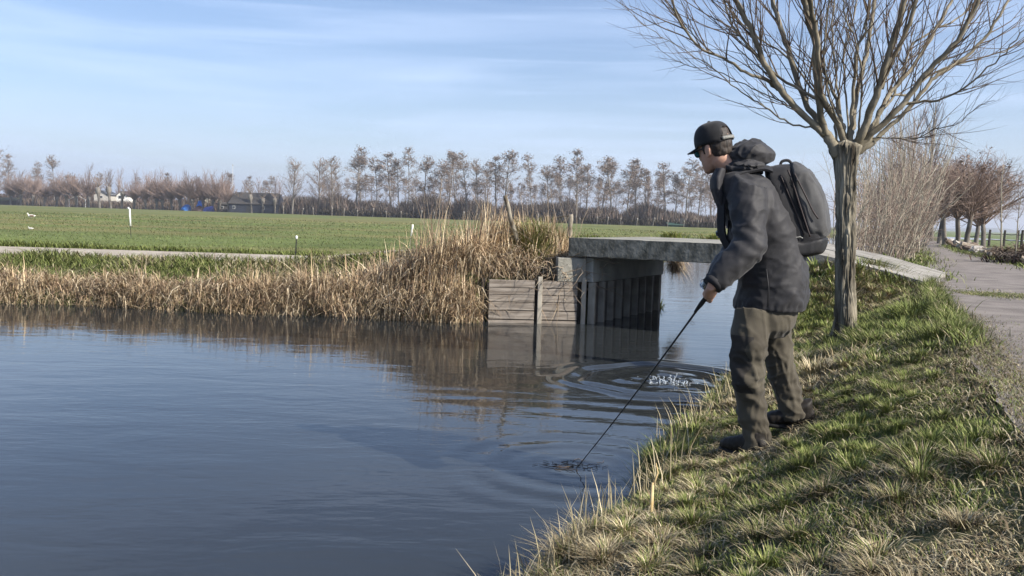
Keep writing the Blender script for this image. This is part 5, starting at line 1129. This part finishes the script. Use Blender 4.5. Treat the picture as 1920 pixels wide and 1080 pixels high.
# ---------------- backpack ----------------
bpk=empty('backpack',U(1500,400,4.9),'black and grey backpack with long zips worn on the back of the leaning man','backpack'); BO=Vector(bpk.location)
def bput(name,me,m,parent=None): V=getV(me)-np.array(BO); setV(me,V); return link(name,me,m,parent or bpk)
bkm=mat('black_pack_cloth',(.008,.008,.010),.75,(.014,.014,.016),scale=12,bump=.0006,bscale=300,sheen=.1)
bkg=mat('grey_pack_cloth',(.042,.042,.043),.75,(.066,.066,.066),scale=14,bump=.001,bscale=300,sheen=.1); zpm=mat('zip_tape',(.035,.026,.025),.5); zpk=mat('zip_pull',(.008,.008,.008),.4)
NV=np.array([.93,-.36,0]); LV=np.array([.36,.93,0])   # pack faces right and a little toward the viewer
def prof_loft(poly,ts,name,m,vox,d0,half,parent=None,fold=None,xoff=0):
    # closed side outline in the picture plane of the pack, spread across its width with rounded edges
    P=[A_(U(x,y,d0)) for x,y in poly]; P=np.array(P); c=P.mean(0); n_=len(P); V=[]
    # resample smooth
    Pc=np.vstack([P[-1],P,P[0],P[1]]); out=[]
    for i in range(1,len(Pc)-2):
        for s_ in (0,.25,.5,.75):
            a,b_,c_,d_=Pc[i-1:i+3]; out.append(.5*((2*b_)+(c_-a)*s_+(2*a-5*b_+4*c_-d_)*s_**2+(3*b_-a-3*c_+d_)*s_**3))
    P=np.array(out); n_=len(P); rings=[]
    for t_ in ts:
        s_=(1-abs(t_)**3.2)**.42 if abs(t_)<1 else 0; s_=.60+.40*s_
        V.append(c+(P-c)*s_+LV*half*t_)
    V=np.array(V); k=len(ts); V=V.reshape(-1,3); Q=[[i*n_+j,i*n_+(j+1)%n_,(i+1)*n_+(j+1)%n_,(i+1)*n_+j] for i in range(k-1) for j in range(n_)]
    cc=[V[:n_].mean(0),V[-n_:].mean(0)]; V=np.vstack([V,cc]); T_=[[k*n_,(j+1)%n_,j] for j in range(n_)]+[[k*n_+1,(k-1)*n_+j,(k-1)*n_+(j+1)%n_] for j in range(n_)]
    mb=MB(); mb.add(V,Q,T_); me=remeshed(mb,name,vox,3)
    if fold: folds(me,fold)
    return bput(name,me,m,parent)
ts=[-1,-.97,-.9,-.78,-.6,-.3,0,.3,.6,.78,.9,.97,1]
main=[(1436,318),(1452,311),(1478,308),(1498,311),(1520,330),(1538,362),(1548,400),(1550,430),(1546,452),(1540,470),(1515,477),(1492,478),(1478,462),(1466,430),(1452,385),(1440,345)]
prof_loft(main,ts,'main_compartment',bkm,.009,4.90,.165,fold=[((.5,0,-.85),8,22,.006,71)])
# lighter rear pocket shell
front=[(1484,308),(1500,307),(1524,326),(1543,360),(1554,400),(1557,430),(1549,443),(1530,449),(1518,445),(1511,420),(1500,382),(1489,342)]
prof_loft(front,ts,'front_pocket',bkg,.007,4.895,.178,fold=[((.4,0,-.9),7,26,.007,81),((.9,0,.3),16,10,.005,82)])
base=[(1480,448),(1500,452),(1518,450),(1548,444),(1552,452),(1546,470),(1538,476),(1514,481),(1494,481),(1480,468)]
prof_loft(base,ts,'base_panel',mat('base_black',(.010,.010,.011),.6,(.018,.018,.019),scale=9,bump=.001,bscale=100),.008,4.893,.182,fold=[((1,0,.1),16,9,.004,91)])
def zipline(pts,r,d,name='zipper',m=zpm,pull=True):
    z=MB(); P,_=dens([A_(U(x,y,d_ if False else d)) for x,y in pts],[1]*len(pts),4); 
    # sit just outside the near side of the pack
    z.tube(P,r,6); o=bput(name,z.mesh(name,True),m)
    if pull:
        z=MB(); q=P[2]; z.tube([q,q-Zv*.015+NV*.004-LV*.006,q-Zv*.035-LV*.006],[.003,.005,.004],6); bput('zip_pull',z.mesh('zip_pull'),zpk,o)
zipline([(1477,318),(1487,345),(1498,380),(1509,414),(1519,444)],.0048,4.728)
zipline([(1489,324),(1498,342),(1511,368),(1524,395),(1534,410)],.0042,4.716)
zipline([(1464,330),(1476,358),(1490,392),(1502,425),(1508,440)],.0035,4.742,pull=False)
# side pocket, compression strap, top handle, shoulder straps
z=MB(); z.tube([A_(U(1490,446,4.735)),A_(U(1500,444,4.735)),A_(U(1505,447,4.735))],.004,6); bput('buckle',z.mesh('buckle'),mat('grey_strap',(.22,.22,.20),.6))
z=MB(); P,_=dens([A_(U(1462,314,4.90)),A_(U(1466,303,4.90)),A_(U(1478,301,4.90)),A_(U(1486,309,4.90))],[1]*4,4); z.tube(P,.008,8); bput('handle',z.mesh('handle',True),bkm)
def webbing(pts,w_,th,name,m,parent=None):
    P=np.array(pts); T_=np.gradient(P,axis=0); V=[]
    for p,t_ in zip(P,T_):
        t_=t_/np.linalg.norm(t_); out=p-A_(U(1412,p_y(p),4.87)); out-=out@t_*t_; out/=np.linalg.norm(out)+1e-9; s_=np.cross(t_,out)
        V+=[p-s_*w_,p+s_*w_,p+s_*w_+out*th,p-s_*w_+out*th]
    n_=len(P); Q=[[4*i+a,4*i+(a+1)%4,4*i+4+(a+1)%4,4*i+4+a] for i in range(n_-1) for a in range(4)]+[[0,3,2,1],[4*n_-4,4*n_-3,4*n_-2,4*n_-1]]
    z=MB(); z.add(V,Q); return bput(name,z.mesh(name),m,parent)
def p_y(p): return 400
for dd in(-.105,.115):
    ls=[(1447,322,0),(1432,317,.0),(1410,320,-.0),(1385,327,0),(1366,345,0),(1356,375,0),(1354,405,0),(1356,440,0),(1372,470,0)]
    P,_=dens([A_(U(x,y,4.87+dd*(1 if i<3 else 1.05)-.0)) for i,(x,y,q) in enumerate(ls)],[1]*len(ls),4); webbing(P,.026,.012,'shoulder_strap',bkm)
# ---------------- small camera on the chest ----------------
ac=empty('action_camera',U(1353,437,4.80),'small black and silver action camera hanging on a strap at the chest of the man','camera'); q0=Vector(ac.location)
M3=np.array(Matrix.Rotation(R(-28),3,'Y')@Matrix.Rotation(R(10),3,'Z'))
z=MB(); z.box((0,0,0),(.012,.030,.022),M=M3,bev=.004); z.build('camera_body',mat('camera_black',(.012,.013,.014),.35,spec=.6),ac)
z=MB(); z.box(M3@np.array([-.014,0,0]),(.004,.028,.020),M=M3,bev=.002); z.build('front_plate',mat('camera_silver',(.16,.20,.22),.3,metal=.5),ac)
z=MB(); z.tube([M3@np.array([-.017,.006,.004]),M3@np.array([-.026,.006,.004])],.011,14); z.build('lens',mat('camera_glass',(.01,.02,.03),.08,spec=.9),ac)
z=MB(); z.add([(.028,-.012,.07),(.034,.012,.07),(.036,.012,-.16),(.026,-.012,-.16),(.034,-.012,.07),(.04,.012,.07),(.042,.012,-.16),(.032,-.012,-.16)],[[0,1,2,3],[4,7,6,5],[0,4,5,1],[1,5,6,2],[2,6,7,3],[3,7,4,0]]); z.build('strap',jd,ac)
# ---------------- fishing rod ----------------
rod=empty('fishing_rod',RODH,'thin black fishing rod held low with its tip dipped into the canal','fishing rod')
rdm=mat('rod_carbon',(.010,.010,.012),.3,spec=.5); crk=mat('rod_grip',(.02,.018,.017),.8)
side=np.cross(rd_,Zv); side/=np.linalg.norm(side); Ln=np.linalg.norm(RODT-RODH)
def rp_(t_): return rd_*t_*Ln+np.array([0,0,-.018])*math.sin(math.pi*max(0,min(1,t_)))
z=MB(); z.tube([rp_(t_) for t_ in np.linspace(.05,1.05,24)],np.linspace(.0062,.0022,24),8); z.build('blank',rdm,rod,smooth=True)
z=MB(); z.tube([rd_*.14,rd_*.08,rd_*-.02,rd_*-.12,rd_*-.19],[.007,.0125,.013,.012,.013],12); z.build('grip',crk,rod,smooth=True)
for t_ in(.12,.25,.40,.55,.70,.83,.93):
    c=rp_(t_); up_=np.cross(side,rd_); g=MB(); r_=.012*(1.2-t_*.8); g.tube([c+up_*(r_*1.5+.002)*-1+ (side*math.cos(a)+up_*math.sin(a))*r_ for a in np.linspace(0,2*math.pi,13)],.0011,4,cap=False); g.tube([c,c-up_*.006],.0012,4); g.build('line_guide',rdm,rod)
    g=MB(); g.tube([c-rd_*.012,c+rd_*.012],.0068*(1-.6*t_),8); g.build('thread_wrap',rdm,rod)
# spinning reel on the far-left side of the grip, above the hand
up_=np.cross(side,rd_); rc=rd_*-.085+np.array([-.045,.0,.012])
reel=MB(); reel.tube([rd_*-.08,rc*.6+rd_*-.03,rc],[.006,.007,.010],8); reel.ell(rc,(.022,.020,.022),16,12); ro=reel.build('reel',mat('reel_grey',(.10,.11,.115),.35,(.16,.17,.175),scale=10,metal=.4),rod,smooth=True)
g=MB(); g.tube([rc+rd_*.015,rc+rd_*.022,rc+rd_*.045,rc+rd_*.050],[.024,.020,.020,.024],18); g.build('spool',mat('spool_silver',(.30,.33,.35),.25,metal=.8),ro,smooth=False)
g=MB(); P=[rc+rd_*.03+(side*math.cos(a)+up_*math.sin(a))*.030 for a in np.linspace(0,math.pi,12)]; g.tube(P,.0018,6); g.build('bail',chrome,ro)
g=MB(); g.tube([rc,rc-side*.03+Zv*.005,rc-side*.035-rd_*.03],.003,6); g.ell(rc-side*.035-rd_*.035,(.007,.007,.010),8,6); g.build('reel_handle',rdm,ro)
# line slack floating weed at the tip
wd_=MB(); rd=np.random.default_rng(5)
for k in range(46):
    c=A_(RT)+np.array([rd.normal(-.04,.10),rd.normal(0.02,.05),0]); Q_,_=wander((c[0],c[1],.006),(rd.normal(0,1),rd.normal(0,.6),0),rd.uniform(.03,.12),5,.5,0,rd); Q_[:,2]=.004+.004*rd.random(); wd_.tube(Q_,.0016,3,cap=False)
c=A_(RT); Q_=np.array([c+np.array([-.02,0,.006]),c+np.array([-.08,-.03,.006]),c+np.array([-.15,-.035,.007]),c+np.array([-.21,-.0,.007]),c+np.array([-.235,.035,.007])]); wd_.tube(Q_,[.003,.003,.0028,.002,.001],5)
o=wd_.build('water_weed',mat('weed_brown',(.05,.032,.02),.7,(.10,.07,.045),scale=20)); tag(o,'brown water weed drifting at the tip of the rod','weed',kind='thing')
# ---------------- splash ----------------
sp=MB(); rd=np.random.default_rng(8); c=A_(G(1250,717,0))
for k in range(85):
    a=rd.random()*6.283; r_=abs(rd.normal(0,.10)); x=c[0]+rd.normal(0,.12); y=c[1]+rd.normal(0,.10); r0=rd.uniform(.002,.006); z_=rd.random()**2.5*.07+.003
    sp.ell((x,y,z_),(r0*1.3,r0,r0*rd.uniform(.7,1.8)),8,6)
for k in range(22):
    x=c[0]+rd.normal(0,.15); y=c[1]+rd.normal(0,.09); Q_,_=wander((x,y,-.005),(rd.normal(0,.6),rd.normal(0,.6),1),rd.uniform(.02,.065),4,.35,-.25,rd); sp.tube(Q_,[.009,.007,.005,.004,.002],6)
wsp=bpy.data.materials.new('splash_water'); wsp.use_nodes=True; b=wsp.node_tree.nodes['Principled BSDF']; b.inputs['Base Color'].default_value=(.62,.68,.73,1); b.inputs['Roughness'].default_value=.08; b.inputs['Transmission Weight'].default_value=.5; b.inputs['IOR'].default_value=1.33; b.inputs['Specular IOR Level'].default_value=.8
o=sp.build('splash',wsp,smooth=True); tag(o,'white splash of droplets','splash',kind='stuff')
# ---------------- air ----------------
z=MB(); z.box((300,1600,34),(1500,1640,37)); o=z.build('haze',None); tag(o,kind='stuff')
hm=bpy.data.materials.new('haze'); hm.use_nodes=True; t=hm.node_tree; t.nodes.remove(t.nodes['Principled BSDF']); v=t.nodes.new('ShaderNodeVolumePrincipled'); v.inputs['Color'].default_value=(.9,.93,1,1); v.inputs['Density'].default_value=.00045; v.inputs['Anisotropy'].default_value=.3
t.links.new(v.outputs[0],[n for n in t.nodes if n.type=='OUTPUT_MATERIAL'][0].inputs['Volume']); o.data.materials.append(hm)
